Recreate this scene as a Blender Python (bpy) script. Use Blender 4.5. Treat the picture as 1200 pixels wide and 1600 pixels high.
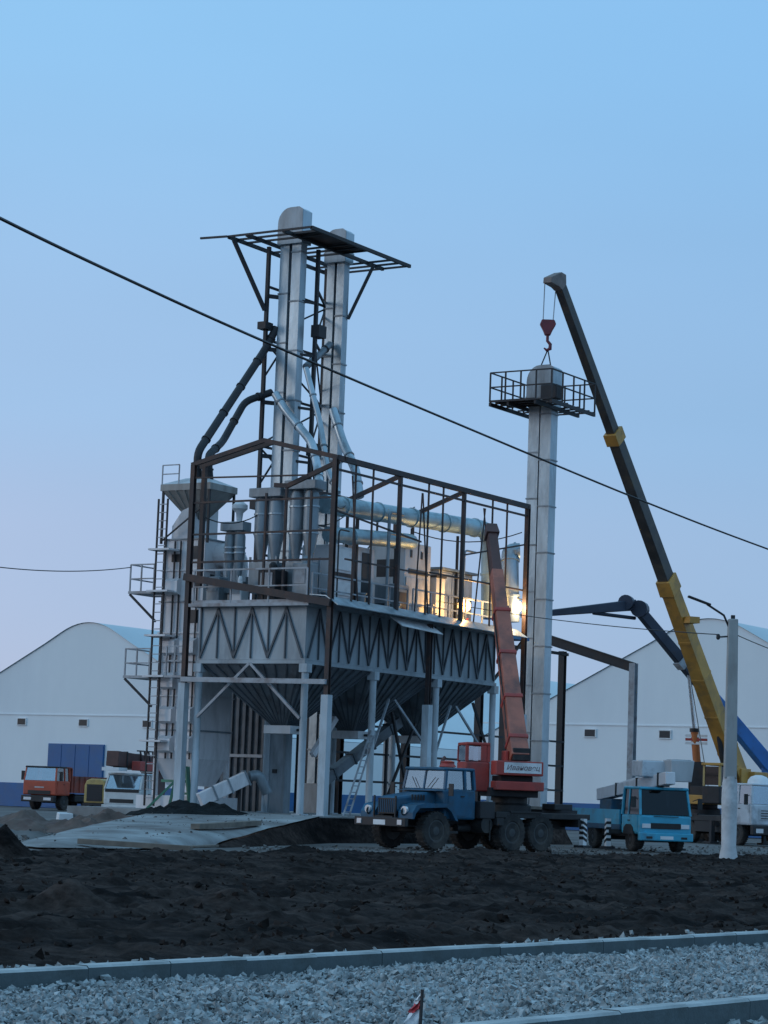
import bpy, math, random
import numpy as np
from mathutils import Vector, Matrix, noise
random.seed(7); rng = np.random.default_rng(7)
for o in list(bpy.data.objects): bpy.data.objects.remove(o)
SC = bpy.context.scene; COL = SC.collection
V = Vector; R = math.radians

# ---------------------------------------------------------------- camera
F, YH, ROLL, CZ = 3700.0, 1245.0, R(2.1), 1.65            # focal length in photo pixels, horizon row, roll, eye height
CR, SR = math.cos(ROLL), math.sin(ROLL)
PITCH = math.atan((YH-800)*CR/F)
fw = V((0, math.cos(PITCH), math.sin(PITCH))); upv = V((0, -math.sin(PITCH), math.cos(PITCH))); rtv = V((1, 0, 0))
CAM = V((0, 0, CZ))
cam = bpy.data.objects.new('camera', bpy.data.cameras.new('camera')); COL.objects.link(cam)
cx_ = rtv*CR+upv*SR; cy_ = upv*CR-rtv*SR
m = Matrix((cx_, cy_, -fw)).transposed().to_4x4(); m.translation = CAM; cam.matrix_world = m
cam.data.sensor_fit = 'VERTICAL'; cam.data.sensor_height = 24; cam.data.lens = F/1600*24
cam.data.clip_end = 6000; cam.data.clip_start = .5
SC.camera = cam
# ---------------------------------------------------------------- sky and sun (dusk: sun just down, to the left)
SUN_EL, SUN_AZ = R(5.0), R(-98)                            # azimuth from +Y towards +X
w = bpy.data.worlds.new('World'); SC.world = w; w.use_nodes = True
nt = w.node_tree; nt.nodes.clear()
out = nt.nodes.new('ShaderNodeOutputWorld'); bg = nt.nodes.new('ShaderNodeBackground')
sk = nt.nodes.new('ShaderNodeTexSky'); sk.sky_type = 'NISHITA'; sk.sun_disc = False
sk.sun_elevation = SUN_EL; sk.sun_rotation = SUN_AZ; sk.altitude = 150; sk.air_density = 1.0; sk.dust_density = .6; sk.ozone_density = 2.2
tc = nt.nodes.new('ShaderNodeTexCoord'); sx = nt.nodes.new('ShaderNodeSeparateXYZ')
rp = nt.nodes.new('ShaderNodeValToRGB'); rp.color_ramp.interpolation = 'EASE'
els = rp.color_ramp.elements
els[0].position = 0.0; els[0].color = (4.05, 4.55, 6.3, 1)     # pale lavender dusk haze along the horizon
els[1].position = 1.0; els[1].color = (2.7, 5.2, 7.7, 1)
for pos, c in ((.10, (3.75, 4.65, 6.75, 1)), (.165, (3.15, 4.7, 7.05, 1)), (.33, (2.6, 5.1, 7.9, 1)), (.6, (2.7, 5.3, 8.0, 1))):
    e_ = els.new(pos); e_.color = c
mx = nt.nodes.new('ShaderNodeMix'); mx.data_type = 'RGBA'; mx.inputs[0].default_value = .82
nt.links.new(tc.outputs['Generated'], sx.inputs[0]); nt.links.new(sx.outputs[2], rp.inputs[0])
rp2 = nt.nodes.new('ShaderNodeValToRGB'); rp2.color_ramp.interpolation = 'EASE'; e2 = rp2.color_ramp.elements      # the side away from the set sun
e2[0].position = 0; e2[0].color = (2.75, 3.95, 6.1, 1); e2[1].position = 1.0; e2[1].color = (2.7, 5.2, 7.7, 1)
for pos, c in ((.10, (2.55, 4.05, 6.3, 1)), (.165, (2.35, 4.1, 6.5, 1)), (.33, (2.15, 4.5, 7.5, 1)), (.6, (2.5, 5.0, 7.8, 1))): e2.new(pos).color = c
nt.links.new(sx.outputs[2], rp2.inputs[0])
dt = nt.nodes.new('ShaderNodeVectorMath'); dt.operation = 'DOT_PRODUCT'; dt.inputs[1].default_value = (math.sin(SUN_AZ), math.cos(SUN_AZ), 0); nt.links.new(tc.outputs['Generated'], dt.inputs[0])
dm = nt.nodes.new('ShaderNodeMapRange'); dm.interpolation_type = 'SMOOTHSTEP'; dm.inputs[1].default_value = -.5; dm.inputs[2].default_value = .22; nt.links.new(dt.outputs['Value'], dm.inputs[0])
ms = nt.nodes.new('ShaderNodeMix'); ms.data_type = 'RGBA'; nt.links.new(dm.outputs[0], ms.inputs[0]); nt.links.new(rp2.outputs[0], ms.inputs[6]); nt.links.new(rp.outputs[0], ms.inputs[7])
nt.links.new(sk.outputs[0], mx.inputs[6]); nt.links.new(ms.outputs[2], mx.inputs[7])
hz = nt.nodes.new('ShaderNodeTexNoise'); hz.inputs['Scale'].default_value = 2.2; hz.inputs['Detail'].default_value = 3   # faint uneven haze
hm = nt.nodes.new('ShaderNodeMapping'); hm.inputs['Scale'].default_value = (1, 1, 4); nt.links.new(tc.outputs['Generated'], hm.inputs[0]); nt.links.new(hm.outputs[0], hz.inputs['Vector'])
hr_ = nt.nodes.new('ShaderNodeMapRange'); hr_.inputs[1].default_value = .3; hr_.inputs[2].default_value = .7; hr_.inputs[3].default_value = .96; hr_.inputs[4].default_value = 1.04; nt.links.new(hz.outputs[0], hr_.inputs[0])
hv = nt.nodes.new('ShaderNodeVectorMath'); hv.operation = 'SCALE'; nt.links.new(mx.outputs[2], hv.inputs[0]); nt.links.new(hr_.outputs[0], hv.inputs['Scale'])
nt.links.new(hv.outputs[0], bg.inputs[0]); bg.inputs[1].default_value = .12
nt.links.new(bg.outputs[0], out.inputs[0])
sun = bpy.data.objects.new('sun', bpy.data.lights.new('sun', 'SUN')); COL.objects.link(sun)
sun.data.energy = .35; sun.data.angle = R(18); sun.data.color = (1, .88, .80)
sd = V((math.sin(SUN_AZ)*math.cos(R(14)), math.cos(SUN_AZ)*math.cos(R(14)), math.sin(R(14))))
sun.rotation_euler = sd.to_track_quat('Z', 'Y').to_euler()
SC.view_settings.view_transform = 'Standard'; SC.view_settings.look = 'None'
SC.view_settings.exposure = .14; SC.view_settings.gamma = 1; SC.view_settings.use_curve_mapping = False
SC.render.engine = 'CYCLES'; SC.cycles.use_denoising = True; SC.cycles.max_bounces = 6

# ---------------------------------------------------------------- photo rays -> world, and the plant's own axes
def ray(x, y):
    dx, dy = x-600, y-800
    return fw*F+rtv*(dx*CR+dy*SR)+upv*(dx*SR-dy*CR)
def atY(x, y, Y): r = ray(x, y); return CAM+r*(Y/r.y)
def atZ(x, y, z): r = ray(x, y); return CAM+r*((z-CZ)/r.z)
AU = math.atan2(.845, .535)
UX = V((math.cos(AU), math.sin(AU), 0)); VX = V((-UX.y, UX.x, 0))
O = V((-1.81, 85.0, 0))
def L(p): d = p-O; return V((d.dot(UX), d.dot(VX), p.z))
def Wd(u, v, z=0): return O+UX*u+VX*v+V((0, 0, z))
def onv(x, y, vv):
    r = ray(x, y); return L(CAM+r*((vv-(CAM-O).dot(VX))/r.dot(VX)))
def onu(x, y, uu):
    r = ray(x, y); return L(CAM+r*((uu-(CAM-O).dot(UX))/r.dot(UX)))
def LY(x, y, Y): return L(atY(x, y, Y))

# ---------------------------------------------------------------- materials
def mat(name, base, rough=.6, metal=0., var=.18, scale=2.0, bump=0., bscale=25., dirt=None, damt=.4, dscale=1.3, streak=1., spec=.5):
    m = bpy.data.materials.new(name); m.use_nodes = True; t = m.node_tree; N = t.nodes; K = t.links
    b = N['Principled BSDF']; b.inputs['Roughness'].default_value = rough; b.inputs['Metallic'].default_value = metal
    b.inputs['Specular IOR Level'].default_value = spec
    tc = N.new('ShaderNodeTexCoord'); mp = N.new('ShaderNodeMapping'); mp.inputs['Scale'].default_value = (1, 1, streak)
    K.new(tc.outputs['Object'], mp.inputs[0])
    n = N.new('ShaderNodeTexNoise'); n.inputs['Scale'].default_value = scale; n.inputs['Detail'].default_value = 6
    K.new(mp.outputs[0], n.inputs['Vector'])
    r = N.new('ShaderNodeValToRGB'); r.color_ramp.elements[0].position = .3; r.color_ramp.elements[1].position = .7
    r.color_ramp.elements[0].color = tuple(max(0, c*(1-var)) for c in base)+(1,)
    r.color_ramp.elements[1].color = tuple(min(1, c*(1+var)) for c in base)+(1,)
    K.new(n.outputs[0], r.inputs[0]); col = r.outputs[0]
    if dirt:
        d = N.new('ShaderNodeTexNoise'); d.inputs['Scale'].default_value = dscale; d.inputs['Detail'].default_value = 9; d.inputs['Roughness'].default_value = .65
        K.new(mp.outputs[0], d.inputs['Vector'])
        dr = N.new('ShaderNodeValToRGB'); dr.color_ramp.elements[0].position = .62-damt*.35; dr.color_ramp.elements[1].position = .80-damt*.2
        dr.color_ramp.elements[0].color = (0, 0, 0, 1); dr.color_ramp.elements[1].color = (1, 1, 1, 1)
        K.new(d.outputs[0], dr.inputs[0])
        mx = N.new('ShaderNodeMix'); mx.data_type = 'RGBA'; mx.inputs[7].default_value = tuple(dirt)+(1,)
        K.new(dr.outputs[0], mx.inputs[0]); K.new(col, mx.inputs[6]); col = mx.outputs[2]
    K.new(col, b.inputs['Base Color'])
    rr = N.new('ShaderNodeMapRange'); rr.inputs[3].default_value = max(0, rough-.12); rr.inputs[4].default_value = min(1, rough+.12)
    K.new(n.outputs[0], rr.inputs[0]); K.new(rr.outputs[0], b.inputs['Roughness'])
    if bump:
        bn = N.new('ShaderNodeTexNoise'); bn.inputs['Scale'].default_value = bscale; bn.inputs['Detail'].default_value = 8
        K.new(tc.outputs['Object'], bn.inputs['Vector'])
        bp = N.new('ShaderNodeBump'); bp.inputs['Strength'].default_value = 1; bp.inputs['Distance'].default_value = bump
        K.new(bn.outputs[0], bp.inputs['Height']); K.new(bp.outputs[0], b.inputs['Normal'])
    return m
def glass(name, tint=(.55, .62, .66), dark=.35):
    m = bpy.data.materials.new(name); m.use_nodes = True; t = m.node_tree; N = t.nodes; N.clear(); K = t.links
    o = N.new('ShaderNodeOutputMaterial'); tr = N.new('ShaderNodeBsdfTransparent'); tr.inputs[0].default_value = tint+(1,)
    g = N.new('ShaderNodeBsdfGlossy'); g.inputs['Roughness'].default_value = .08; g.inputs[0].default_value = (.8, .85, .9, 1)
    f = N.new('ShaderNodeFresnel'); f.inputs[0].default_value = 1.5
    a = N.new('ShaderNodeMath'); a.operation = 'ADD'; a.inputs[1].default_value = dark; a.use_clamp = True
    x = N.new('ShaderNodeMixShader'); K.new(f.outputs[0], a.inputs[0]); K.new(a.outputs[0], x.inputs[0]); K.new(tr.outputs[0], x.inputs[1]); K.new(g.outputs[0], x.inputs[2]); K.new(x.outputs[0], o.inputs[0])
    return m
def emis(name, col, st):
    m = bpy.data.materials.new(name); m.use_nodes = True; b = m.node_tree.nodes['Principled BSDF']
    b.inputs['Emission Color'].default_value = col+(1,); b.inputs['Emission Strength'].default_value = st; b.inputs['Base Color'].default_value = col+(1,)
    return m
RUST = (.10, .045, .03)
M = dict(
 galv=mat('galvanised', (.40, .48, .53), .4, .6, .2, 1.6, .006, 6, dirt=(.25, .30, .33), damt=.45, streak=.25),
 galv2=mat('galvanised_dull', (.25, .29, .32), .5, .45, .25, 2.2, .004, 10, dirt=(.13, .145, .155), damt=.45, streak=.3),
 primer=mat('brown_primer', (.036, .027, .028), .6, .1, .4, 1.5, .003, 20, dirt=RUST, damt=.4),
 dark=mat('dark_steel', (.026, .027, .031), .6, .2, .3, 2., .003, 20, dirt=(.05, .034, .03), damt=.3),
 rail=mat('rail_grey', (.30, .33, .36), .5, .2, .2, 3, dirt=(.12, .08, .07), damt=.35),
 colw=mat('pale_column_paint', (.46, .52, .56), .6, 0, .15, 1.2, .004, 15, dirt=(.25, .27, .28), damt=.5, streak=.3),
 binw=mat('bin_sheet', (.31, .36, .39), .55, .25, .22, .8, .006, 5, dirt=(.18, .21, .235), damt=.45, streak=.25),
 rib=mat('bin_rib', (.07, .085, .10), .55, .25, .2, 2),
 hop=mat('hopper_sheet', (.14, .16, .178), .5, .3, .25, 1.5, .004, 8, dirt=(.06, .05, .05), damt=.4),
 whitem=mat('white_sheet', (.70, .68, .69), .5, .05, .1, 1.2, .003, 8, dirt=(.46, .44, .44), damt=.4, streak=.3),
 offw=mat('offwhite_machine', (.50, .51, .52), .5, .05, .12, 1.6, dirt=(.25, .24, .23), damt=.4, streak=.4),
 tan=mat('hopper_tan', (.30, .285, .265), .6, .15, .2, 1.5, dirt=(.13, .11, .10), damt=.4, streak=.4),
 duct=mat('blue_grey_duct', (.36, .50, .55), .45, .35, .15, 1.2, .003, 8, dirt=(.2, .26, .28), damt=.4),
 conc=mat('concrete', (.34, .355, .355), .85, 0, .25, .5, .02, 4, dirt=(.15, .14, .135), damt=.75, dscale=.35, spec=.2),
 concd=mat('concrete_dark', (.03, .031, .034), .9, 0, .3, .6, .015, 5, dirt=(.04, .037, .036), damt=.5),
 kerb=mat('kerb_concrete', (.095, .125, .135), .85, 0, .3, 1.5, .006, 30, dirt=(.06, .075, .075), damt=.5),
 yard=mat('yard_dirt', (.115, .108, .102), .9, 0, .35, .25, .02, 3, dirt=(.20, .20, .20), damt=.4, dscale=.18, spec=.3),
 stone=mat('crushed_stone', (.31, .34, .345), .85, 0, .55, 9, .004, 60, spec=.3),
 gbase=mat('gravel_bed', (.06, .07, .078), .95, 0, .4, 12, .02, 22),
 heap=mat('clay_heap', (.13, .095, .08), .95, 0, .35, 1, .05, 4, dirt=(.09, .05, .045), damt=.4),
 tarp=mat('black_tarp', (.012, .014, .015), .8, 0, .5, 3, .05, 6, spec=.15),
 wood=mat('plank_wood', (.16, .135, .11), .8, 0, .3, 3, .004, 30),
 pole=mat('pole_concrete', (.36, .37, .365), .85, 0, .12, 1.5, .006, 25, dirt=(.24, .23, .22), damt=.4, streak=.3),
 whitew=mat('limewash', (.55, .56, .57), .9, 0, .15, 2.5, .01, 10, dirt=(.3, .3, .3), damt=.4),
 wall=mat('hangar_skin', (.76, .79, .80), .6, 0, .04, .12, 0, 10, dirt=(.68, .71, .73), damt=.5, dscale=.1, streak=.4),
 roof=mat('hangar_roof', (.60, .65, .67), .85, 0, .06, .12, spec=.1),
 bluew=mat('blue_cladding', (.010, .10, .27), .5, 0, .15, .6, dirt=(.03, .11, .22), damt=.3),
 ublue=mat('truck_blue', (.011, .088, .165), .45, 0, .3, 1.5, .002, 10, dirt=(.03, .055, .07), damt=.5, spec=.35),
 cyan=mat('truck_cyan', (.045, .36, .52), .4, 0, .15, 1.5, dirt=(.08, .15, .19), damt=.35),
 red=mat('crane_red', (.42, .055, .042), .5, 0, .2, 1.3, .002, 10, dirt=(.16, .05, .045), damt=.4),
 boomred=mat('boom_red', (.40, .13, .085), .55, 0, .22, 1.1, .002, 10, dirt=(.15, .07, .06), damt=.45),
 dred=mat('dump_red', (.46, .075, .035), .5, 0, .15, 1., dirt=(.25, .06, .04), damt=.3),
 body=mat('tipper_body', (.30, .068, .045), .6, 0, .25, .9, dirt=(.12, .05, .04), damt=.5),
 yel=mat('crane_yellow', (.50, .26, .055), .5, 0, .25, .9, .002, 8, dirt=(.22, .14, .06), damt=.4),
 olive=mat('boom_grease', (.055, .053, .052), .5, .2, .35, .7, dirt=(.10, .085, .06), damt=.35),
 bluem=mat('boom_blue', (.03, .15, .42), .45, 0, .15, 1., dirt=(.04, .1, .22), damt=.3),
 navy=mat('boom_navy', (.03, .04, .065), .5, .2, .3, 1.),
 chrome=mat('chrome_rod', (.6, .62, .65), .25, .9, .05, 3),
 orange=mat('cylinder_orange', (.50, .16, .05), .5, 0, .15, 2),
 gcab=mat('cab_grey', (.56, .60, .64), .45, 0, .1, 1.5, dirt=(.24, .26, .28), damt=.4),
 wcab=mat('cab_white', (.58, .60, .60), .45, 0, .1, 1.5, dirt=(.32, .31, .3), damt=.4),
 brown=mat('brown_boom', (.10, .045, .04), .6, 0, .25, 1.2, dirt=(.06, .035, .03), damt=.4),
 lyel=mat('faded_yellow', (.48, .34, .12), .55, 0, .15, 1.5, dirt=(.25, .18, .1), damt=.4),
 green=mat('frame_green', (.05, .19, .12), .5, 0, .2, 2, dirt=(.08, .09, .07), damt=.3),
 black=mat('black_part', (.014, .015, .017), .6, 0, .4, 3, dirt=(.05, .045, .04), damt=.3),
 tyre=mat('tyre_rubber', (.018, .018, .019), .85, 0, .35, 3, .006, 30, dirt=(.07, .06, .052), damt=.5, dscale=2.5),
 rim=mat('wheel_rim', (.05, .055, .06), .6, .2, .3, 3, dirt=(.08, .07, .06), damt=.5),
 lamp=mat('lamp_glass', (.7, .72, .74), .15, .3, .05, 3),
 wht=mat('white_paint', (.72, .73, .74), .5, 0, .06, 2, dirt=(.45, .45, .45), damt=.3),
 tapered=mat('tape_red', (.50, .04, .05), .5, 0, .1, 8),
 wire=mat('wire_black', (.012, .012, .014), .5, 0, .2, 3),
 rope=mat('steel_rope', (.34, .36, .38), .4, .5, .1, 3),
 hook=mat('hook_red', (.16, .025, .035), .5, 0, .2, 3),
 seat=mat('seat_black', (.02, .02, .022), .8),
 vent=mat('vent_dark', (.018, .02, .024), .5),
 headm=mat('boom_head_paint', (.20, .155, .14), .6, 0, .25, 2, dirt=(.1, .08, .07)),
 kerbtop=mat('kerb_skylit_top', (.40, .43, .43), .9, 0, .2, 3, .004, 30, dirt=(.22, .24, .24), damt=.35),  # pale top face: sky light along the kerb edge put into the colour
 clod=mat('dry_clod', (.026, .020, .018), .95, 0, .7, 2.5, .01, 30, spec=.1),
 slat=mat('slat_grey', (.11, .125, .14), .6, .1, .25, 2),
 letter=mat('faded_letter', (.16, .10, .10), .7),
 glass=glass('window_glass'), glassd=glass('window_glass_dark', (.06, .075, .085), .0),
 bulb=emis('lamp_lit', (1, .60, .22), 5.),
)

def mudmat():
    m = bpy.data.materials.new('dark_soil'); m.use_nodes = True; t = m.node_tree; N = t.nodes; K = t.links; b = N['Principled BSDF']
    b.inputs['Roughness'].default_value = .95; b.inputs['Specular IOR Level'].default_value = .06
    tc = N.new('ShaderNodeTexCoord')
    def nz(scale, rot, sc, det):
        mp = N.new('ShaderNodeMapping'); mp.inputs['Rotation'].default_value = (0, 0, rot); mp.inputs['Scale'].default_value = sc
        K.new(tc.outputs['Object'], mp.inputs[0]); n = N.new('ShaderNodeTexNoise'); n.inputs['Scale'].default_value = scale; n.inputs['Detail'].default_value = det; n.inputs['Roughness'].default_value = .62
        K.new(mp.outputs[0], n.inputs['Vector']); return n.outputs[0]
    a = nz(.8, -.93, (.22, 1.1, 1), 7); c = nz(5, 0, (1, 1, 1), 8)      # long wheel-track streaks: lit ridges and shade put into the soil colour; and crumbs
    r1 = N.new('ShaderNodeValToRGB'); r1.color_ramp.elements[0].position = .38; r1.color_ramp.elements[1].position = .68
    r1.color_ramp.elements[0].color = (.0075, .006, .006, 1); r1.color_ramp.elements[1].color = (.055, .041, .036, 1); K.new(a, r1.inputs[0])
    r2 = N.new('ShaderNodeMapRange'); r2.inputs[1].default_value = .3; r2.inputs[2].default_value = .72; r2.inputs[3].default_value = .4; r2.inputs[4].default_value = 1.7; K.new(c, r2.inputs[0])
    mx = N.new('ShaderNodeMix'); mx.data_type = 'RGBA'; mx.blend_type = 'MULTIPLY'; mx.inputs[0].default_value = 1; K.new(r1.outputs[0], mx.inputs[6]); K.new(r2.outputs[0], mx.inputs[7]); K.new(mx.outputs[2], b.inputs['Base Color'])
    bp = N.new('ShaderNodeBump'); bp.inputs['Distance'].default_value = .08; K.new(c, bp.inputs['Height']); K.new(bp.outputs[0], b.inputs['Normal'])
    return m
M['mud'] = mudmat()
# ---------------------------------------------------------------- mesh helpers
OFF = {}
class MB:
    def __init__(s): s.v = []; s.f = []
    def add(s, vs, fs):
        k = len(s.v); s.v += [tuple(p) for p in vs]; s.f += [tuple(i+k for i in f) for f in fs]; return s
    def box(s, lo, hi):
        x0, y0, z0 = lo; x1, y1, z1 = hi
        return s.add([(x0,y0,z0),(x1,y0,z0),(x1,y1,z0),(x0,y1,z0),(x0,y0,z1),(x1,y0,z1),(x1,y1,z1),(x0,y1,z1)],
                     [(0,3,2,1),(4,5,6,7),(0,1,5,4),(1,2,6,5),(2,3,7,6),(3,0,4,7)])
    def beam(s, p, q, w, h=None, up=(0, 0, 1), w2=None, h2=None):
        p, q = V(p), V(q); h = h or w; w2 = w2 or w; h2 = h2 or h
        d = (q-p).normalized(); u_ = V(up)
        if abs(d.dot(u_.normalized())) > .98: u_ = V((1, 0, 0))
        a = d.cross(u_).normalized(); b = a.cross(d)
        vs = [c+a*(i*ww/2)+b*(j*hh/2) for c, ww, hh in ((p, w, h), (q, w2, h2)) for i, j in ((-1,-1),(1,-1),(1,1),(-1,1))]
        return s.add(vs, [(0,3,2,1),(4,5,6,7),(0,1,5,4),(1,2,6,5),(2,3,7,6),(3,0,4,7)])
    def hbeam(s, p, q, w, h, t=.02, up=(0, 0, 1)):
        p, q = V(p), V(q); d = (q-p).normalized(); u_ = V(up)
        if abs(d.dot(u_.normalized())) > .98: u_ = V((1, 0, 0))
        a = d.cross(u_).normalized(); b = a.cross(d)
        for k in (-1, 1): s.beam(p+b*(k*(h-t)/2), q+b*(k*(h-t)/2), w, t, up)
        return s.beam(p, q, t, h-2*t, up)
    def tube(s, pts, r, n=10, cap=True):
        pts = [V(p) for p in pts]; rs = r if isinstance(r, (list, tuple)) else [r]*len(pts)
        k = len(s.v); a = None
        for i, p in enumerate(pts):
            d = (pts[min(i+1, len(pts)-1)]-pts[max(i-1, 0)]).normalized()
            if a is None: a = d.orthogonal().normalized()
            a = (a-d*a.dot(d)).normalized(); b = d.cross(a)
            for j in range(n):
                t = 2*math.pi*j/n; s.v.append(tuple(p+(a*math.cos(t)+b*math.sin(t))*rs[i]))
        for i in range(len(pts)-1):
            for j in range(n):
                s.f.append((k+i*n+j, k+i*n+(j+1) % n, k+(i+1)*n+(j+1) % n, k+(i+1)*n+j))
        if cap: s.f.append(tuple(k+j for j in range(n))[::-1]); s.f.append(tuple(k+(len(pts)-1)*n+j for j in range(n)))
        return s
    def prism(s, poly, o, ax, ay, dv):
        o, ax, ay, dv = V(o), V(ax), V(ay), V(dv); n = len(poly)
        b = [o+ax*x+ay*y for x, y in poly]; vs = b+[p+dv for p in b]
        return s.add(vs, [tuple(range(n))[::-1], tuple(range(n, 2*n))]+[(i, (i+1) % n, n+(i+1) % n, n+i) for i in range(n)])
    def lathe(s, c, prof, n=14, axis='z'):
        k = len(s.v); c = V(c)
        for r, h in prof:
            for j in range(n):
                t = 2*math.pi*j/n; a, b = r*math.cos(t), r*math.sin(t)
                s.v.append(tuple(c+(V((a, b, h)) if axis == 'z' else V((a, h, b)))))
        for i in range(len(prof)-1):
            for j in range(n): s.f.append((k+i*n+j, k+i*n+(j+1) % n, k+(i+1)*n+(j+1) % n, k+(i+1)*n+j))
        s.f.append(tuple(k+j for j in range(n))[::-1]); s.f.append(tuple(k+(len(prof)-1)*n+j for j in range(n)))
        return s
    def frustum(s, lo, hi, lo2, hi2, z0, z1):
        a = [(lo[0],lo[1],z0),(hi[0],lo[1],z0),(hi[0],hi[1],z0),(lo[0],hi[1],z0)]; b = [(lo2[0],lo2[1],z1),(hi2[0],lo2[1],z1),(hi2[0],hi2[1],z1),(lo2[0],hi2[1],z1)]
        return s.add(a+b, [(0,3,2,1),(4,5,6,7),(0,1,5,4),(1,2,6,5),(2,3,7,6),(3,0,4,7)])
    def mesh(s, name, mt, off=(0, 0, 0), smooth=0):
        me = bpy.data.meshes.new(name); o = V(off)
        me.from_pydata([tuple(V(p)-o) for p in s.v], [], s.f)
        me.materials.append(M[mt] if isinstance(mt, str) else mt)
        if smooth: me.shade_smooth(); me.set_sharp_from_angle(angle=R(smooth))
        me.update(); return me
    def build(s, name, mt, parent=None, smooth=0, bevel=0, off=None):
        off = off if off is not None else (OFF.get(parent.name, (0, 0, 0)) if parent else (0, 0, 0))
        o = bpy.data.objects.new(name, s.mesh(name, mt, off, smooth)); COL.objects.link(o); o.parent = parent
        OFF[o.name] = off
        if bevel:
            b = o.modifiers.new('bevel', 'BEVEL'); b.width = bevel; b.segments = 2; b.limit_method = 'ANGLE'; b.angle_limit = R(40)
        return o
def tag(o, label, cat, group=None):
    o['label'] = label; o['category'] = cat
    if group: o['group'] = group
    return o
def thing(name, label, cat, loc=(0, 0, 0), rz=0, group=None, off=(0, 0, 0)):
    o = bpy.data.objects.new(name, None); COL.objects.link(o); o.location = loc; o.rotation_euler = (0, 0, rz); o.empty_display_size = .3
    OFF[o.name] = off; return tag(o, label, cat, group)
def P(name, label, cat, uvz, group=None):                 # a thing of the plant, parts given in plant coordinates (u, v, z)
    return thing(name, label, cat, Wd(*uvz), AU, group, uvz)
def wthing(name, label, cat, loc, group=None):            # parts given in world coordinates
    return thing(name, label, cat, loc, 0, group, tuple(loc))
def struct(o): o['kind'] = 'structure'; return o
def arc(c, ax, ay, r, a0, a1, n=6): return [V(c)+V(ax)*r*math.cos(R(a0+(a1-a0)*i/n))+V(ay)*r*math.sin(R(a0+(a1-a0)*i/n)) for i in range(n+1)]
def bent(pts, rad):                                        # round the corners of a pipe run
    pts = [V(p) for p in pts]; res = [pts[0]]
    for i in range(1, len(pts)-1):
        a = (pts[i-1]-pts[i]); b = (pts[i+1]-pts[i]); r = min(rad, a.length*.45, b.length*.45)
        p0 = pts[i]+a.normalized()*r; p1 = pts[i]+b.normalized()*r
        for t in (0, .25, .5, .75, 1): res.append(p0*(1-t)**2+pts[i]*2*t*(1-t)+p1*t*t)
    return res+[pts[-1]]
def fbm(x, y, z=0, o=4):
    a = 0; k = 1; s_ = 1
    for _ in range(o): a += k*noise.noise((x*s_, y*s_, z+s_*3.1)); k *= .5; s_ *= 2.1
    return a

# ================================================================ SETTING
struct(MB().add([(-2500,-300,-.03),(2500,-300,-.03),(2500,4500,-.03),(-2500,4500,-.03)], [(0,1,2,3)]).build('ground', 'yard'))
K0 = atZ(0, 1516, .2); K1 = atZ(1200, 1456, .2); KD = (K1-K0); KD.z = 0; KD.normalize(); KN = V((-KD.y, KD.x, 0)); KO = V((K0.x, K0.y, 0))
def ks(s_, t, z=0): return KO+KD*s_+KN*t+V((0, 0, z))
# ploughed strip of dark soil between the kerb and the yard
def mudh(s_, t):
    z = .07+.09*fbm(s_*.06, t*.35, 1, 2)+.17*(.35-abs(fbm(s_*.07, t*.8, 5, 2)))+.07*fbm(s_*.4, t*1.5, 9, 3)+.13*max(0, fbm(s_*1.8, t*3.0, 3, 3))
    e = min(1, t/1.6); z = z*e+.14*(1-e)
    for (a, b, h, r) in MOUNDS:
        d2 = ((s_-a)**2+(t-b)**2)/(r*r)
        if d2 < 6: z += h*math.exp(-d2)*(1+.5*noise.noise((s_*2.2, t*2.2, 4)))
    edge = TEDGE(s_)
    if t > edge-1.5: z = z+(-.18-z)*min(1, (t-edge+1.5)/1.5)
    return max(z, -.12)
def TEDGE(s_): return 26.5+1.0*noise.noise((s_*.13, 2, 7))+.5*noise.noise((s_*.5, 5, 7))
def st(px_, py_, z=0):
    p = atZ(px_, py_, z)-KO; return p.dot(KD), p.dot(KN)
MOUNDS = []
for (x, y, h, r) in ((108, 1428, .34, .42), (365, 1428, .22, .4), (6, 1345, .6, .45), (270, 1330, .25, .9), (700, 1420, .12, 1.2), (560, 1330, .2, .8)):
    a, b = st(x, y); MOUNDS.append((a, min(b, 25.5), h, r))
ss = np.arange(-12, 62, .15); tt = np.concatenate([np.arange(.17, 10, .1), np.arange(10, 29, .15)])
mb = MB(); nS, nT = len(ss), len(tt)
mb.v = [tuple(ks(a, b, mudh(a, b))) for a in ss for b in tt]
mb.f = [(i*nT+j, (i+1)*nT+j, (i+1)*nT+j+1, i*nT+j+1) for i in range(nS-1) for j in range(nT-1)]
struct(mb.build('soil_strip', 'mud', smooth=60))
IV = np.array([(x, y, z) for z in (-1, 1) for y in (-1, 1) for x in (-1, 1)], float)*.68          # a rough block, broken up by jitter
IF = np.array([(0,2,1),(1,2,3),(4,5,6),(5,7,6),(0,1,4),(1,5,4),(2,6,3),(3,6,7),(0,4,2),(2,4,6),(1,3,5),(3,7,5)])
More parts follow.
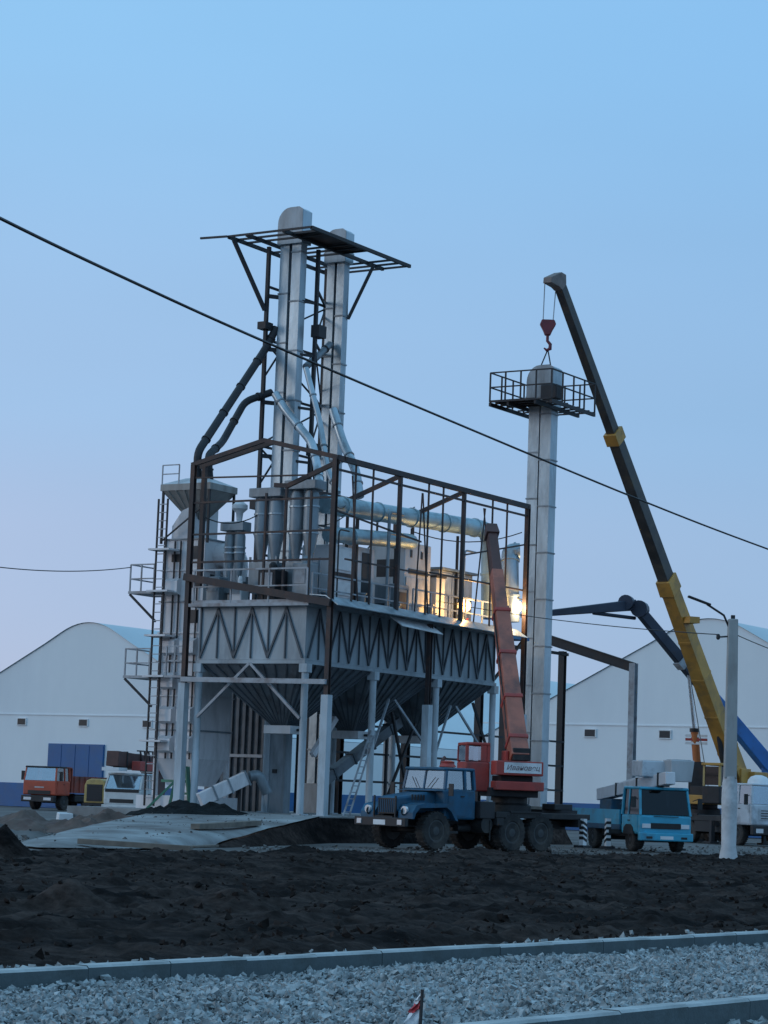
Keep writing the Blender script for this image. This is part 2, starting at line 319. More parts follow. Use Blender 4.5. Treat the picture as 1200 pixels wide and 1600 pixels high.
def scatter(name, pos, size, mt, flat=.6, jit=.28):       # thousands of broken stones or clods as one mesh
    n = len(pos); v = IV[None]*(1+rng.uniform(-.55, .3, (n, 8, 1)))+rng.uniform(-.28, .28, (n, 8, 3))
    v = v*np.stack([rng.uniform(.7, 1.35, n), rng.uniform(.6, 1., n), rng.uniform(.45, .9, n)*flat/.6], 1)[:, None, :]
    q = rng.normal(size=(n, 4)); q[:, 1:3] *= .55; q /= np.linalg.norm(q, axis=1)[:, None]
    a, b, c, d = q.T
    Rm = np.stack([np.stack([a*a+b*b-c*c-d*d, 2*(b*c-a*d), 2*(b*d+a*c)], 1), np.stack([2*(b*c+a*d), a*a-b*b+c*c-d*d, 2*(c*d-a*b)], 1), np.stack([2*(b*d-a*c), 2*(c*d+a*b), a*a-b*b-c*c+d*d], 1)], 1)
    v = np.einsum('nij,nkj->nki', Rm, v)*np.array(size)[:, None, None]+np.array(pos)[:, None, :]
    f = (IF[None]+(np.arange(n)*8)[:, None, None]).reshape(-1, 3)
    me = bpy.data.meshes.new(name); me.vertices.add(n*8); me.vertices.foreach_set('co', v.reshape(-1))
    me.loops.add(len(f)*3); me.loops.foreach_set('vertex_index', f.reshape(-1)); me.polygons.add(len(f)); me.polygons.foreach_set('loop_start', np.arange(len(f))*3)
    me.update(calc_edges=True); me.validate(); me.shade_flat(); me.materials.append(M[mt])
    o = bpy.data.objects.new(name, me); COL.objects.link(o); o['kind'] = 'stuff'; return o
pos = []; size = []
for i in range(24000):
    t = .25+25.5*random.random()**1.4; s_ = random.uniform(-8, 60); r = .015+.05*random.random()**2.2+(.05*random.random() if random.random() < .02 else 0)
    if noise.noise((s_*.6, t*1.2, 2)) < -.05: continue
    p = ks(s_, t, mudh(s_, t)+r*.05); pos.append(tuple(p)); size.append(r)
o = scatter('soil_clods', pos, size, 'clod', .75); o['label'] = 'loose dark clods lying over the ploughed soil strip'; o['category'] = 'soil'
# far kerb, near kerb, crushed stone between them
def kerb(name, t0, t1, top, s0, s1, step):
    root = struct(MB().add([ks(s0, t0+.01, -.02), ks(s1, t0+.01, -.02), ks(s1, t1-.01, -.02), ks(s0, t1-.01, -.02), ks(s0, t0+.01, top-.03), ks(s1, t0+.01, top-.03), ks(s1, t1-.01, top-.03), ks(s0, t1-.01, top-.03)],
                  [(0,3,2,1),(4,5,6,7),(0,1,5,4),(1,2,6,5),(2,3,7,6),(3,0,4,7)]).build(name, 'concd'))
    k = s0
    me = None
    while k < s1:
        dz, dt = random.uniform(-.006, .006), random.uniform(-.006, .006)
        q = [ks(0, t0+dt), ks(step-.006, t0+dt), ks(step-.006, t1+dt), ks(0, t1+dt)]
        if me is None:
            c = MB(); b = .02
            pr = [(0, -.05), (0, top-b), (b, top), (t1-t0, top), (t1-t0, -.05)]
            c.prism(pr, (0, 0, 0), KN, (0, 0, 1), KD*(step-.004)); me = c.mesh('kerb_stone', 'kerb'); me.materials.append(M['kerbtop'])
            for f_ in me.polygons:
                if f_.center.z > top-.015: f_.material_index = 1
        o = bpy.data.objects.new('kerb_stone', me); COL.objects.link(o); o.parent = root; o.location = ks(k, t0+dt, dz); k += step
    return root
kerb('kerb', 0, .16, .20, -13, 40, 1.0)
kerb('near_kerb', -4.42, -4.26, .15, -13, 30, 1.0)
struct(MB().add([ks(-14, -4.3, .0), ks(40, -4.3, .0), ks(40, .05, .0), ks(-14, .05, .0)], [(0,1,2,3)]).build('gravel_bed', 'gbase'))
pos = []; size = []
for i in range(76000):
    s_ = random.uniform(-9, 27); t = random.uniform(-4.22, -.04)
    if s_ > 13 and random.random() < .45: continue
    r = (.013+.031*random.random()**1.6)*(1.5 if random.random() < .05 else 1)
    z = .045+.035*noise.noise((s_*.5, t*.9, 0))+random.uniform(-.025, .03)
    pos.append(tuple(ks(s_, t, z))); size.append(r)
o = scatter('gravel', pos, size, 'stone', .5); o['label'] = 'blue-grey crushed stone spread between the two kerbs'; o['category'] = 'gravel'
pos = []; size = []
for i in range(2600):
    s_ = random.uniform(-6, 14); t = -4.45-2.5*random.random(); r = random.uniform(.015, .04); pos.append(tuple(ks(s_, t, -.02+r*.3))); size.append(r)
for i in range(420):
    s_ = random.uniform(-3, 20); t = .2+abs(random.gauss(0, .25)); r = random.uniform(.02, .055); pos.append(tuple(ks(s_, t, mudh(s_, t)+.02))); size.append(r)
o = scatter('roadside_stones', pos, size, 'stone'); o['label'] = 'scattered grey stones along the kerb edges'; o['category'] = 'gravel'

# raised concrete slab and its ramp
SZ = .89
slab = struct(MB().box((-1.2, -.7, -.05), (17, 10.7, SZ)).build('concrete_slab', 'conc', off=(0, 0, 0))); slab.location = O; slab.rotation_euler = (0, 0, AU)
ng = [L(atZ(335, 1321, .03)), L(atZ(205, 1326, .03)), L(atZ(60, 1324, .03)), L(atZ(26, 1320, .03))]
fg = [V((-1.2, -.7, SZ)), V((-1.2, 1.6, SZ)), V((-1.2, 4.0, SZ)), V((-1.2, 6.0, SZ))]; mb = MB()
def lerp_line(g, t):
    t = t*(len(g)-1); i = min(int(t), len(g)-2); return g[i].lerp(g[i+1], t-i)
NI, NJ = 48, 26
for i in range(NI+1):
    for j in range(NJ+1):
        a = lerp_line(ng, i/NI).lerp(lerp_line(fg, i/NI), j/NJ); s_ = j/NJ
        a.z = .03+(SZ-.03)*(s_**.8)+(.03*fbm(a.x*.35, a.y*.35, 2) if 0 < s_ < 1 else 0)
        mb.v.append(tuple(a))
mb.f = [(i*(NJ+1)+j, i*(NJ+1)+j+1, (i+1)*(NJ+1)+j+1, (i+1)*(NJ+1)+j) for i in range(NI) for j in range(NJ)]
mb.f = [f[::-1] for f in mb.f]
ramp = struct(mb.build('concrete_ramp', 'conc', smooth=50, off=(0, 0, 0))); ramp.location = O; ramp.rotation_euler = (0, 0, AU)
mb = MB()                                                  # earth bank below the ramp's cut edge
pts = [mbp for mbp in (ramp.data.vertices[j].co.copy() for j in range(NJ+1))]+[V((3, -.7, SZ)), V((9, -.7, SZ)), V((17, -.7, SZ))]
for p in pts: mb.v += [(p.x+.02, p.y-.02, p.z-.05), (p.x+.10, p.y-.16, (p.z-.05)*.5), (p.x+.22, p.y-.4, -.05)]
for i in range(len(pts)-1):
    for k in (0, 1): mb.f.append((i*3+k, i*3+k+1, i*3+k+4, i*3+k+3))
bank = struct(mb.build('slab_bank', 'mud', smooth=40, off=(0, 0, 0))); bank.location = O; bank.rotation_euler = (0, 0, AU)

# two long hangars behind
def hangar(peak, length, label, doors):
    pu = L(peak); PZ, EZ, HW = 13.6, 5.4, 16.5
    h = thing('storage_hangar', label, 'hangar', Wd(pu.x, pu.y, 0), AU, 'white hangars behind the plant')
    prof = [(-HW, 0)]+[(-HW, EZ)]
    s_ = (PZ-EZ)/(HW-1.5)
    for k in range(-8, 9):                                  # ridge rounded over the middle three metres
        y = k*.5; z = PZ-abs(y)*s_ if abs(y) > 2.4 else PZ-2.4*s_+(2.4*s_/2)*(1-(y/2.4)**2)
        prof.append((y, z+.35))
    prof += [(HW, EZ), (HW, 0)]
    body = [p for p in prof]
    W_ = MB(); n = len(body)
    W_.v = [(0, -y, z) for y, z in body]+[(length, -y, z) for y, z in body]
    W_.f = [tuple(range(n)), tuple(range(n, 2*n))[::-1], (0, n, n+1, 1), (n-2, 2*n-2, 2*n-1, n-1)]
    W_.build('wall', 'wall', h)
    R_ = MB(); rp_ = body[1:-1]; k = len(rp_)
    R_.v = [(-.12, -y, z+.03) for y, z in rp_]+[(length+.12, -y, z+.03) for y, z in rp_]
    R_.f = [(i, i+k, i+k+1, i+1) for i in range(k-1)]
    r_ = R_.build('roof', 'roof', h, smooth=30)
    MB().box((-.06, -HW-.06, 0), (.02, HW+.06, 1.7)).build('plinth', 'bluew', h)
    MB().box((0, -HW-.06, 0), (length, -HW+.02, 1.7)).build('plinth', 'bluew', h)
    MB().box((-.05, -HW, 6.62), (.02, HW, 6.70)).build('cladding_seam', 'wall', h)
    for wy in doors['win']:
        f = MB().box((-.09, wy-.42, 5.85), (.03, wy+.42, 6.4)).build('window', 'wht', h)
        MB().box((-.10, wy-.36, 5.91), (-.02, wy+.36, 6.34)).build('pane', 'vent', f)
    for dy0, dy1, dz in doors['door']:
        d = MB().box((-.14, dy0, 0), (.05, dy1, dz)).build('door', 'bluew', h)
        nP = max(2, int((dy1-dy0)/1.1))
        for i in range(nP): a = dy0+(dy1-dy0)*i/nP; MB().box((-.17, a+.03, .1), (-.10, a+(dy1-dy0)/nP-.03, dz-.1)).build('door_panel', 'bluew', d)
    return h
pkL = atY(140, 968, 170)
hl = hangar(V((pkL.x, 170, 0)), 80, 'white gabled hangar with blue roller door behind the red tipper truck', dict(win=[5.8, .05, -5.7, -11.5], door=[(-2.0, 3.1, 4.6)]))
pkR = atY(1108, 962, 146)
hr = hangar(V((pkR.x, 146, 0)), 80, 'white gabled hangar behind the yellow truck crane and concrete pole', dict(win=[8.0, 2.8, -2.4], door=[]))

# ================================================================ PLANT: portal frame
EV = 13.8; VL = 6.4; UR = 14.5
fr = P('steel_building_frame', 'rusty brown open steel building frame standing round the raised hopper bin', 'steel frame', (0, 0, SZ))
def frpart(name, p, q, w, h=None, mt='primer', par=None, H=False):
    b = MB(); (b.hbeam(p, q, w, h or w, .022) if H else b.beam(p, q, w, h)); return b.build(name, mt, par or fr)
for (u_, v_, zs, zt) in ((0, 0, 5.2, EV), (0, VL, 5.6, EV), (7.0, 0, 5.2, 8.3), (UR, 0, 5.2, EV), (UR, VL, 5.2, EV)):
    c = frpart('column', (u_, v_, zs), (u_, v_, zt), .18, .18, 'primer', H=True)
    b = MB(); b.box((u_-.15, v_-.15, SZ), (u_+.15, v_+.15, zs)); b.box((u_-.25, v_-.25, SZ), (u_+.25, v_+.25, SZ+.03)); b.build('column_casing', 'colw', fr)
AP = EV+.78                                                # gable rafters, doubled
for du in (0, .55):
    frpart('rafter', (du, -.1, EV), (du, 3.2, AP), .12, .16); frpart('rafter', (du, VL+.1, EV), (du, 3.2, AP), .12, .16)
    if du: frpart('post', (du, VL-.1, 9.2), (du, VL-.1, EV), .16, .16)
for v_ in (0,):
    frpart('eaves_beam', (.1, v_, EV), (UR+.1, v_, EV-.02), .16, .2); frpart('eaves_rail', (.15, v_, EV-.42), (UR, v_, EV-.42), .07, .08)
frpart('eaves_beam', (7, VL, EV), (UR, VL, EV), .18, .22)
for u_ in (.35, 4.5, 9.3):                                 # drooping inner beams carried from the eaves
    frpart('cross_beam', (u_, .1, EV-.1), (u_, 2.35, EV-.92), .12, .16); frpart('hanger', (u_, 2.35, EV-.9), (u_, 2.9, EV-.86), .12, .16)
    frpart('post', (u_, 2.35, EV-.95), (u_, 2.35, 8.6), .09)
for u_ in (1.4, 2.6, 4.5, 6.6, 7.7, 9.3, 11.6, 12.8):      # light uprights under the long eaves
    frpart('upright', (u_, .02, 8.55), (u_, .02, EV-.1), .14 if u_ in (4.5, 9.3) else .06)
frpart('girt', (.1, .05, 11.9), (6.6, .3, 11.45), .06); frpart('girt', (7, .1, 10.3), (UR, .1, 10.3), .07)
frpart('girt', (9.3, .1, 11.2), (UR, .1, 12.2), .06); frpart('girt', (1, .1, 10.2), (7, .1, 10.2), .06)
for z in (12.35, 11.15, 10.1): frpart('girt', (0, .1, z), (0, VL, z), .07)
frpart('girt', (0, 1.2, EV-.6), (.0, VL, EV-.5), .06)
frpart('tie_beam', (-.16, VL+.1, 9.55), (-.16, -.1, 8.5), .14, .27)
frpart('tie_beam', (-.18, VL, 5.72), (-.18, -.05, 5.66), .14, .18, 'rail')
for v_ in (1.0, 3.0): frpart('upright', (0, v_, 8.6), (0, v_, 12.6), .08)
# back wall of girts and the low extension beyond
ext = P('extension_frame', 'dark steel extension frame with horizontal girts behind the hopper columns', 'steel frame', (20, VL, 0))
for u_, z0, z1 in ((10.7, SZ, 5.4), (15.9, SZ, 5.4), (22.1, 0, 8.9), (24.4, 0, 8.9), (30, 0, 8.9)):
    b = MB(); b.hbeam((u_, VL, z0), (u_, VL, z1), .3, .3, .03); b.build('column', 'dark', ext)
for z in (2.25, 3.4, 4.55): MB().beam((10, VL-.2, z), (30, VL-.2, z), .07, .09).build('girt', 'dark', ext)
MB().beam((22, VL-.18, 8.75), (30.2, VL-.18, 8.75), .1, .14).build('girt', 'dark', ext)
re_ = onu(990, 1043, 30); ra_ = onu(820, 987, 30); rc_ = onu(987, 1060, 30)
b = MB(); b.hbeam(re_, ra_, .26, .46, .03); b.build('rafter', 'dark', ext)
b = MB(); b.hbeam((30, re_.y, 0), (30, re_.y, re_.z+.2), .3, .36, .03); b.build('column', 'rail', ext)

# ================================================================ hopper bin
B0, B1, C0, C1, BZ, BT = .2, 14.2, 1.15, 5.95, 6.47, 8.42
bn = P('hopper_bin', 'long pale grey hopper bin with zigzag ribs standing on tall steel columns', 'hopper bin', (7.2, 3.5, SZ))
for name, lo, hi in (('wall_panel', (B0, C0, BZ), (B1, C0+.06, BT)), ('wall_panel', (B0, C1-.06, BZ), (B1, C1, BT)), ('wall_panel', (B0, C0+.06, BZ), (B0+.06, C1-.06, BT)), ('wall_panel', (B1-.06, C0+.06, BZ), (B1, C1-.06, BT))):
    MB().box(lo, hi).build(name, 'binw', bn)
MB().box((B0-.05, C0-.05, BZ-.14), (B1+.05, C1+.05, BZ-.01)).build('bottom_ring', 'binw', bn)
dk = MB().box((B0-.35, C0-.3, BT), (B1+.3, C1+.3, BT+.12)).build('deck', 'rail', bn)
nz = 20                                                    # zigzag ribs on the long and the short faces
for i in range(nz):
    a = B0+.15+(B1-B0-.3)*i/nz; c = a+(B1-B0-.3)/nz; y = C0-.035
    MB().beam((a, y, BT-.06 if i % 2 else BZ+.08), (c, y, BZ+.08 if i % 2 else BT-.06), .06, .06, (0, 1, 0)).build('rib', 'rib', bn)
    MB().beam((c, y, BZ+.05), (c, y, BT-.02), .045, .05, (0, 1, 0)).build('rib', 'rib', bn)
nz = 6
for i in range(nz):
    a = C0+.1+(C1-C0-.2)*i/nz; c = a+(C1-C0-.2)/nz; x = B0-.035
    MB().beam((x, a, BT-.06 if i % 2 else BZ+.08), (x, c, BZ+.08 if i % 2 else BT-.06), .07, .06, (1, 0, 0)).build('rib', 'rib', bn)
    MB().beam((x, c-.0, BZ+.05), (x, c, BT-.02), .05, .05, (1, 0, 0)).build('rib', 'rib', bn)
HU = (B1-B0)/3
for k in range(3):
    u0, u1 = B0+HU*k, B0+HU*(k+1); uc = (u0+u1)/2; vc = (C0+C1)/2
    hp = MB().frustum((uc-.35, vc-.35), (uc+.35, vc+.35), (u0+.02, C0+.02), (u1-.02, C1-.02), 4.15, BZ-.14).build('hopper', 'hop', bn)
    for s_ in (-1, 1):                                      # stiffener ribs running down each sloping face
        for j in range(9):
            f_ = (j+.5)/9
            MB().beam((u0+(u1-u0)*f_, vc+s_*(C1-C0)/2*.995, BZ-.18), (uc-.33+.66*f_, vc+s_*.37, 4.2), .05, .07, (0, s_, -1)).build('stiffener', 'rib', hp)
            MB().beam((uc+s_*(u1-u0)/2*.98, C0+(C1-C0)*f_, BZ-.18), (uc+s_*.37, vc-.33+.66*f_, 4.2), .05, .07, (s_, 0, -1)).build('stiffener', 'rib', hp)
    g = MB().box((uc-.45, vc-.6, 3.85), (uc+.45, vc+.6, 4.15)).build('slide_gate', 'offw', bn)
    MB().tube([(uc, vc-.6, 4.0), (uc, vc-1.0, 4.0)], .05, 8).build('gate_handle', 'dark', g)
for u_ in (B0+.1, 4.9, 9.55, B1-.1):
    for v_ in (C0+.02, C1-.02):
        b = MB(); b.tube([(u_, v_, SZ), (u_, v_, BZ-.14)], .135, 12); b.box((u_-.22, v_-.22, SZ), (u_+.22, v_+.22, SZ+.04)); b.box((u_-.17, v_-.17, BZ-.45), (u_+.17, v_+.17, BZ-.14))
        b.build('leg', 'colw', bn, smooth=40)
vm = (C0+C1)/2
for s_ in (C0+.1, C1-.1): MB().beam((B0-.02, vm, BZ-.12), (B0-.02, s_, 4.35), .1, .1).build('brace', 'rail', bn)
for u_, a, b_ in ((2.5, .35, 4.9), (7.2, 4.9, 9.6), (11.9, 9.55, 14.0)):
    if u_ > 3:
        MB().beam((a, C0+.02, 3.2), (u_-.2, C0+.6, 5.4), .08).build('brace', 'rail', bn); MB().beam((b_, C0+.02, 3.2), (u_+.2, C0+.6, 5.4), .08).build('brace', 'rail', bn)
MB().beam((B1-.1, C0, 3.2), (B1-.9, C0+.5, 5.6), .09).build('brace', 'dark', bn)
# sheet-metal flashing along the long edge of the deck
fl = MB()
pr = [(-.75, -.18), (-.2, .16), (.5, .22), (.5, .19), (-.19, .13), (-.74, -.21)]
fl.prism(pr, (-.1, .35, BT+.2), (0, 1, 0), (0, 0, 1), (14.2, 0, -.12)); fl.build('eave_flashing', 'galv', bn)
MB().prism([(-.55, -.35), (0, .0), (0, -.03), (-.54, -.38)], (4.4, .2, BT-.02), (0, 1, 0), (0, 0, 1), (3.0, 0, -.1)).build('loose_sheet', 'wht', bn)
# guard rails of the deck: one thing per run
def railing(label, p, q, h=1.1, n=5, mt='rail', mid=True, group='deck guard rails'):
    p, q = V(p), V(q); r_ = P('guard_rail', label, 'railing', tuple(p), group)
    for i in range(n+1):
        a = p.lerp(q, i/n); MB().beam(a, a+V((0, 0, h)), .055).build('post', mt, r_)
    MB().beam(p+V((0, 0, h)), q+V((0, 0, h)), .06).build('top_rail', mt, r_)
    if mid: MB().beam(p+V((0, 0, h*.5)), q+V((0, 0, h*.5)), .05).build('mid_rail', mt, r_)
    MB().beam(p+V((0, 0, .06)), q+V((0, 0, .06)), .03, .12).build('toe_board', mt, r_)
    return r_
railing('grey guard rail along the short end of the bin deck', (-.05, 1.0, BT+.12), (-.05, 6.1, BT+.12), 1.25, 3)
railing('pale guard rail along the long deck edge below the duct', (.2, .95, BT+.12), (6.8, .95, BT+.12), 1.1, 5)
railing('warm-lit guard rail beside the work lamp on the deck', (7.2, .95, BT+.12), (14.0, .95, BT+.12), 1.15, 5)

# ================================================================ bucket elevators
def elevator(label, uc, vc, z0, z1, head=1.35, lw=.42, gap=.14, ld=.42, mt='galv', group='bucket elevators'):
    t = P('bucket_elevator', label, 'bucket elevator', (uc, vc, z0), group)
    hw = lw+gap/2
    for s_ in (-1, 1):
        a = vc+s_*gap/2; b_ = vc+s_*hw; MB().box((uc-ld/2, min(a, b_), z0+1.2), (uc+ld/2, max(a, b_), z1)).build('leg_casing', mt, t)
    MB().box((uc-.02, vc-gap/2, z0+1.2), (uc+.06, vc+gap/2, z1)).build('leg_web', 'slat', t)
    z = z0+2.2; k = 0
    while z < z1-.4:
        for s_ in (-1, 1):
            a = vc+s_*(gap/2-.03); b_ = vc+s_*(hw+.035); zz = z+(.35 if s_ > 0 else 0)
            MB().box((uc-ld/2-.035, min(a, b_), zz), (uc+ld/2+.035, max(a, b_), zz+.06)).build('flange', 'galv2', t)
        z += 2.05
    MB().box((uc-ld/2-.1, vc-hw-.12, z0), (uc+ld/2+.1, vc+hw+.12, z0+1.2)).build('boot', 'galv2', t)
    r_ = hw+.06; cy = head-r_*1.15                         # curved back faces +v, square discharge mouth faces -v
    pr = [(-r_-.04, -.1), (r_, -.1)]+[(r_*math.cos(R(a)), cy+r_*1.15*math.sin(R(a))) for a in range(0, 91, 15)]+[(-r_*.75, head), (-r_-.04, head-.12)]
    h = MB().prism(pr, (uc-ld/2-.12, vc, z1), (0, 1, 0), (0, 0, 1), (ld+.24, 0, 0)).build('head', mt, t, smooth=35)
    MB().prism([(x*1.03, y*1.0+(.0 if y < .01 else .02)) for x, y in pr], (uc-ld/2-.15, vc, z1), (0, 1, 0), (0, 0, 1), (.04, 0, 0)).build('head_flange', 'galv2', h)
    MB().box((uc-ld/2-.16, vc-r_-.05, z1+.28), (uc+ld/2+.16, vc+r_+.05, z1+.34)).build('head_band', 'galv2', h)
    return t
E1 = (7.35, 7.35); E2 = (10.55, 7.25)
elevator('tall twin-leg galvanised bucket elevator with the higher hood under the roof platform', E1[0], E1[1], SZ, 24.05, 1.4, .44, .14, .44)
elevator('tall twin-leg galvanised bucket elevator with the lower hood beside the spout', E2[0], E2[1], SZ, 23.95, 1.3, .37, .12, .4)
PZ_ = 24.0
lt = P('elevator_lattice_tower', 'dark braced lattice tower carrying the slatted platform round the two bucket elevators', 'lattice tower', (8.6, 7.2, SZ))
posts = [(6.8, 8.2), (11.1, 8.2), (8.05, 6.6)]
for p in posts: MB().beam((p[0], p[1], SZ), (p[0], p[1], PZ_-.15), .14, .14).build('post', 'dark', lt)
zl = [9.0, 11.2, 13.4, 15.6, 17.8, 20.0, 22.2]
for i, z in enumerate(zl):
    for a, b_ in ((0, 1), (1, 2)):
        MB().beam(posts[a]+(z,), posts[b_]+(z,), .09).build('tie', 'dark', lt)
        if i < len(zl)-1:
            x, y = (a, b_) if (i+a) % 2 else (b_, a); MB().beam(posts[x]+(z+.1,), posts[y]+(zl[i+1]-.1,), .06).build('diagonal', 'dark', lt)
    MB().beam(posts[0]+(z-.4,), (E1[0], E1[1]+.45, z-.4), .1, .16).build('bracket', 'dark', lt); MB().beam(posts[2]+(z-.6,), (E1[0], E1[1]-.45, z-.6), .1).build('bracket', 'dark', lt)
    if i % 2: MB().beam(posts[0]+(z-1.6,), (E1[0], E1[1]+.5, z-.5), .07).build('diagonal', 'dark', lt)
for z in (15.3, 20.2): MB().box((7.95, 6.35, z), (8.5, 6.75, z+.5)).build('junction_box', 'dark', lt)
for z in (13.0, 20.4): MB().box((6.55, 8.05, z), (7.1, 8.45, z+.3)).build('bracket_plate', 'dark', lt)
pu0, pu1, pv0, pv1 = 5.2, 12.7, 5.05, 9.1
for v_ in (pv0, 6.4, 8.2, pv1): MB().beam((pu0, v_, PZ_), (pu1, v_, PZ_), .12, .14).build('platform_beam', 'dark', lt)
for i in range(13):
    u_ = pu0+(pu1-pu0)*i/12
    if not (E1[0]-.4 < u_ < E1[0]+.4 or E2[0]-.4 < u_ < E2[0]+.4): MB().beam((u_, pv0, PZ_+.02), (u_, pv1, PZ_+.02), .07, .08).build('platform_slat', 'dark', lt)
MB().box((6.0, 5.3, PZ_+.09), (9.8, 6.7, PZ_+.13)).build('platform_plate', 'primer', lt)
MB().beam((pu0-.1, pv1, PZ_), (pu0-.1, pv1+1.35, PZ_+.05), .08).build('outrigger_beam', 'dark', lt)
MB().beam((6.75, 8.25, 21.2), (5.35, pv1-.15, PZ_-.1), .14).build('strut', 'dark', lt)
MB().beam((10.75, 6.8, 21.5), (11.5, 6.1, PZ_-.1), .13).build('strut', 'dark', lt)

# new elevator being lifted in by the yellow crane
T = (20.2, 2.5); TZ = 19.1
tw = elevator('tall single galvanised elevator column hanging from the yellow crane hook', T[0], T[1], .02, TZ, 1.7, .53, .06, .62, group='bucket elevators')
tp = P('elevator_platform', 'square railed platform round the top of the hoisted elevator column', 'platform', (T[0], T[1], TZ-.3))
a0, a1, b0, b1 = 18.2, 22.3, 1.05, 4.1
for v_ in (b0, 1.85, 3.2, b1): MB().beam((a0, v_, TZ-.2), (a1, v_, TZ-.2), .1, .16).build('platform_beam', 'dark', tp)
for i in range(9):
    u_ = a0+(a1-a0)*i/8
    if abs(u_-T[0]) > .45: MB().beam((u_, b0, TZ-.09), (u_, b1, TZ-.09), .08, .06).build('platform_slat', 'dark', tp)
MB().box((a0, 1.9, TZ-.05), (T[0]-.4, b1, TZ-.02)).build('platform_plate', 'dark', tp)
cs = [(a0, b0), (a1, b0), (a1, b1), (a0, b1)]
for i in range(4):
    p, q = V(cs[i]+(TZ-.1,)), V(cs[(i+1) % 4]+(TZ-.1,))
    for h in (.65, 1.3): MB().beam(p+V((0, 0, h)), q+V((0, 0, h)), .055).build('rail', 'dark', tp)
    for k in range(4): a = p.lerp(q, k/4); MB().beam(a, a+V((0, 0, 1.3)), .06).build('rail_post', 'dark', tp)
MB().box((T[0]-.9, T[1]-1.1, TZ+.1), (T[0]-.35, T[1]-.3, TZ+.75)).build('drive_motor', 'dark', tp, bevel=.05)

# ================================================================ grain dryer (left)
gu, gv = 2.4, 7.75
dr = P('grain_dryer', 'tall white panelled grain dryer column with ladder and side platforms', 'grain dryer', (gu, gv, SZ))
DL, DR_, DF, DB = gv+1.0, gv-1.0, gu-1.0, gu+1.2
zz = [SZ+1.9, 3.9, 5.2, 6.5, 7.6, 8.8, 10.0, 11.2]
for i in range(len(zz)-1):
    MB().box((DF, DR_, zz[i]), (DB, DL, zz[i+1]-.05)).build('casing_panel', 'whitem', dr, bevel=.015)
    MB().box((DF-.06, DR_-.06, zz[i+1]-.05), (DB+.06, DL+.06, zz[i+1])).build('casing_flange', 'whitem' if i % 2 else 'galv2', dr)
    for k in ((0, 1) if i in (0, 1, 3) else (1,) if i in (2, 5) else ()): MB().prism([(0, 0), (.28, .1), (.28, .55), (0, .7)], (DF, gv-.85+k*.9, zz[i]+.2), (-1, 0, 0), (0, 0, 1), (0, .65, 0)).build('air_hood', 'whitem', dr)
for k, v_ in enumerate((DL-.12, DL-.62, gv+.1, gv-.75)): MB().beam((DF-.07, v_, SZ+1.9), (DF-.07, v_, 11.1), .05).build('conduit', 'dark', dr)
for (v_, z, w_, h) in ((gv-.5, 9.3, .5, .35), (gv-.6, 7.95, .45, .5), (gv+.35, 10.3, .4, .3), (gv-.55, 4.4, .4, .35), (gv+.4, 6.75, .35, .4), (gv-.5, 10.4, .45, .5)): MB().box((DF-.03, v_-w_/2, z), (DF+.02, v_+w_/2, z+h)).build('inspection_hatch', 'vent', dr)
MB().frustum((DF+.4, DR_+.4), (DB-.4, DL-.4), (DF, DR_), (DB, DL), SZ+.9, SZ+1.9).build('outlet_cone', 'whitem', dr)
for a in (DF+.08, DB-.08):
    for b_ in (DR_+.08, DL-.08): MB().box((a-.08, b_-.08, SZ), (a+.08, b_+.08, SZ+1.9)).build('leg', 'whitem', dr)
MB().box((DF-.3, DR_-.2, SZ), (DB+.4, DL+.5, SZ+.5)).build('base_block', 'whitem', dr)
for s_ in (-.22, .22): MB().beam((DF-.5, DL-.28+s_, SZ+.1), (DF-.5, DL-.28+s_, 12.7), .06).build('ladder_rail', 'dark', dr)
for k in range(36): z = SZ+.4+k*.32; MB().beam((DF-.5, DL-.5, z), (DF-.5, DL-.06, z), .035).build('ladder_rung', 'rail', dr)
for z in (3.4, 5.85, 7.4, 9.1, 10.7): MB().box((DF-.75, DL-.85, z), (DF-.05, DL+.15, z+.07)).build('ladder_landing', 'whitem', dr)
for z, wd in ((9.1, 1.3), (5.85, 1.35)):
    f = MB().box((DF-.4, DL+.02, z-.03), (DF+1.2, DL+wd, z+.07)).build('side_platform', 'rail', dr)
    MB().beam((DF-.35, DL+wd-.05, z-.05), (DF-.2, DL+.05, z-1.1), .08).build('platform_brace', 'dark', dr)
    for (x, y) in ((DF-.36, DL+.1), (DF-.36, DL+wd*.55), (DF-.36, DL+wd-.05), (DF+1.15, DL+wd-.05)): MB().beam((x, y, z), (x, y, z+1.1), .05).build('rail_post', 'rail', f)
    for h in (.55, 1.1):
        MB().beam((DF-.36, DL+.1, z+h), (DF-.36, DL+wd-.05, z+h), .05).build('rail', 'rail', f); MB().beam((DF-.36, DL+wd-.05, z+h), (DF+1.15, DL+wd-.05, z+h), .05).build('rail', 'rail', f)
f = MB().box((DF-.95, DR_-.1, 5.82), (DF-.05, DL-1.05, 5.9)).build('front_platform', 'rail', dr)
for y in (DR_, gv-.5, DL-1.1): MB().beam((DF-.9, y, 5.9), (DF-.9, y, 7.0), .05).build('rail_post', 'rail', f)
for h in (.55, 1.1): MB().beam((DF-.9, DR_, 5.9+h), (DF-.9, DL-1.1, 5.9+h), .05).build('rail', 'rail', f)
MB().prism([(0, 0), (1.0, 0), (1.0, .5), (.55, 1.1), (0, 1.3)], (DF+.1, DR_+.7, 11.2), (0, 1, 0), (0, 0, 1), (1.6, 0, 0)).build('top_hood', 'whitem', dr)
MB().tube(bent([(gu, DR_+.1, 10.6), (gu, DR_-.75, 10.6), (gu, DR_-.75, 8.7)], .7), .48, 14).build('exhaust_bend', 'whitem', dr, smooth=50)
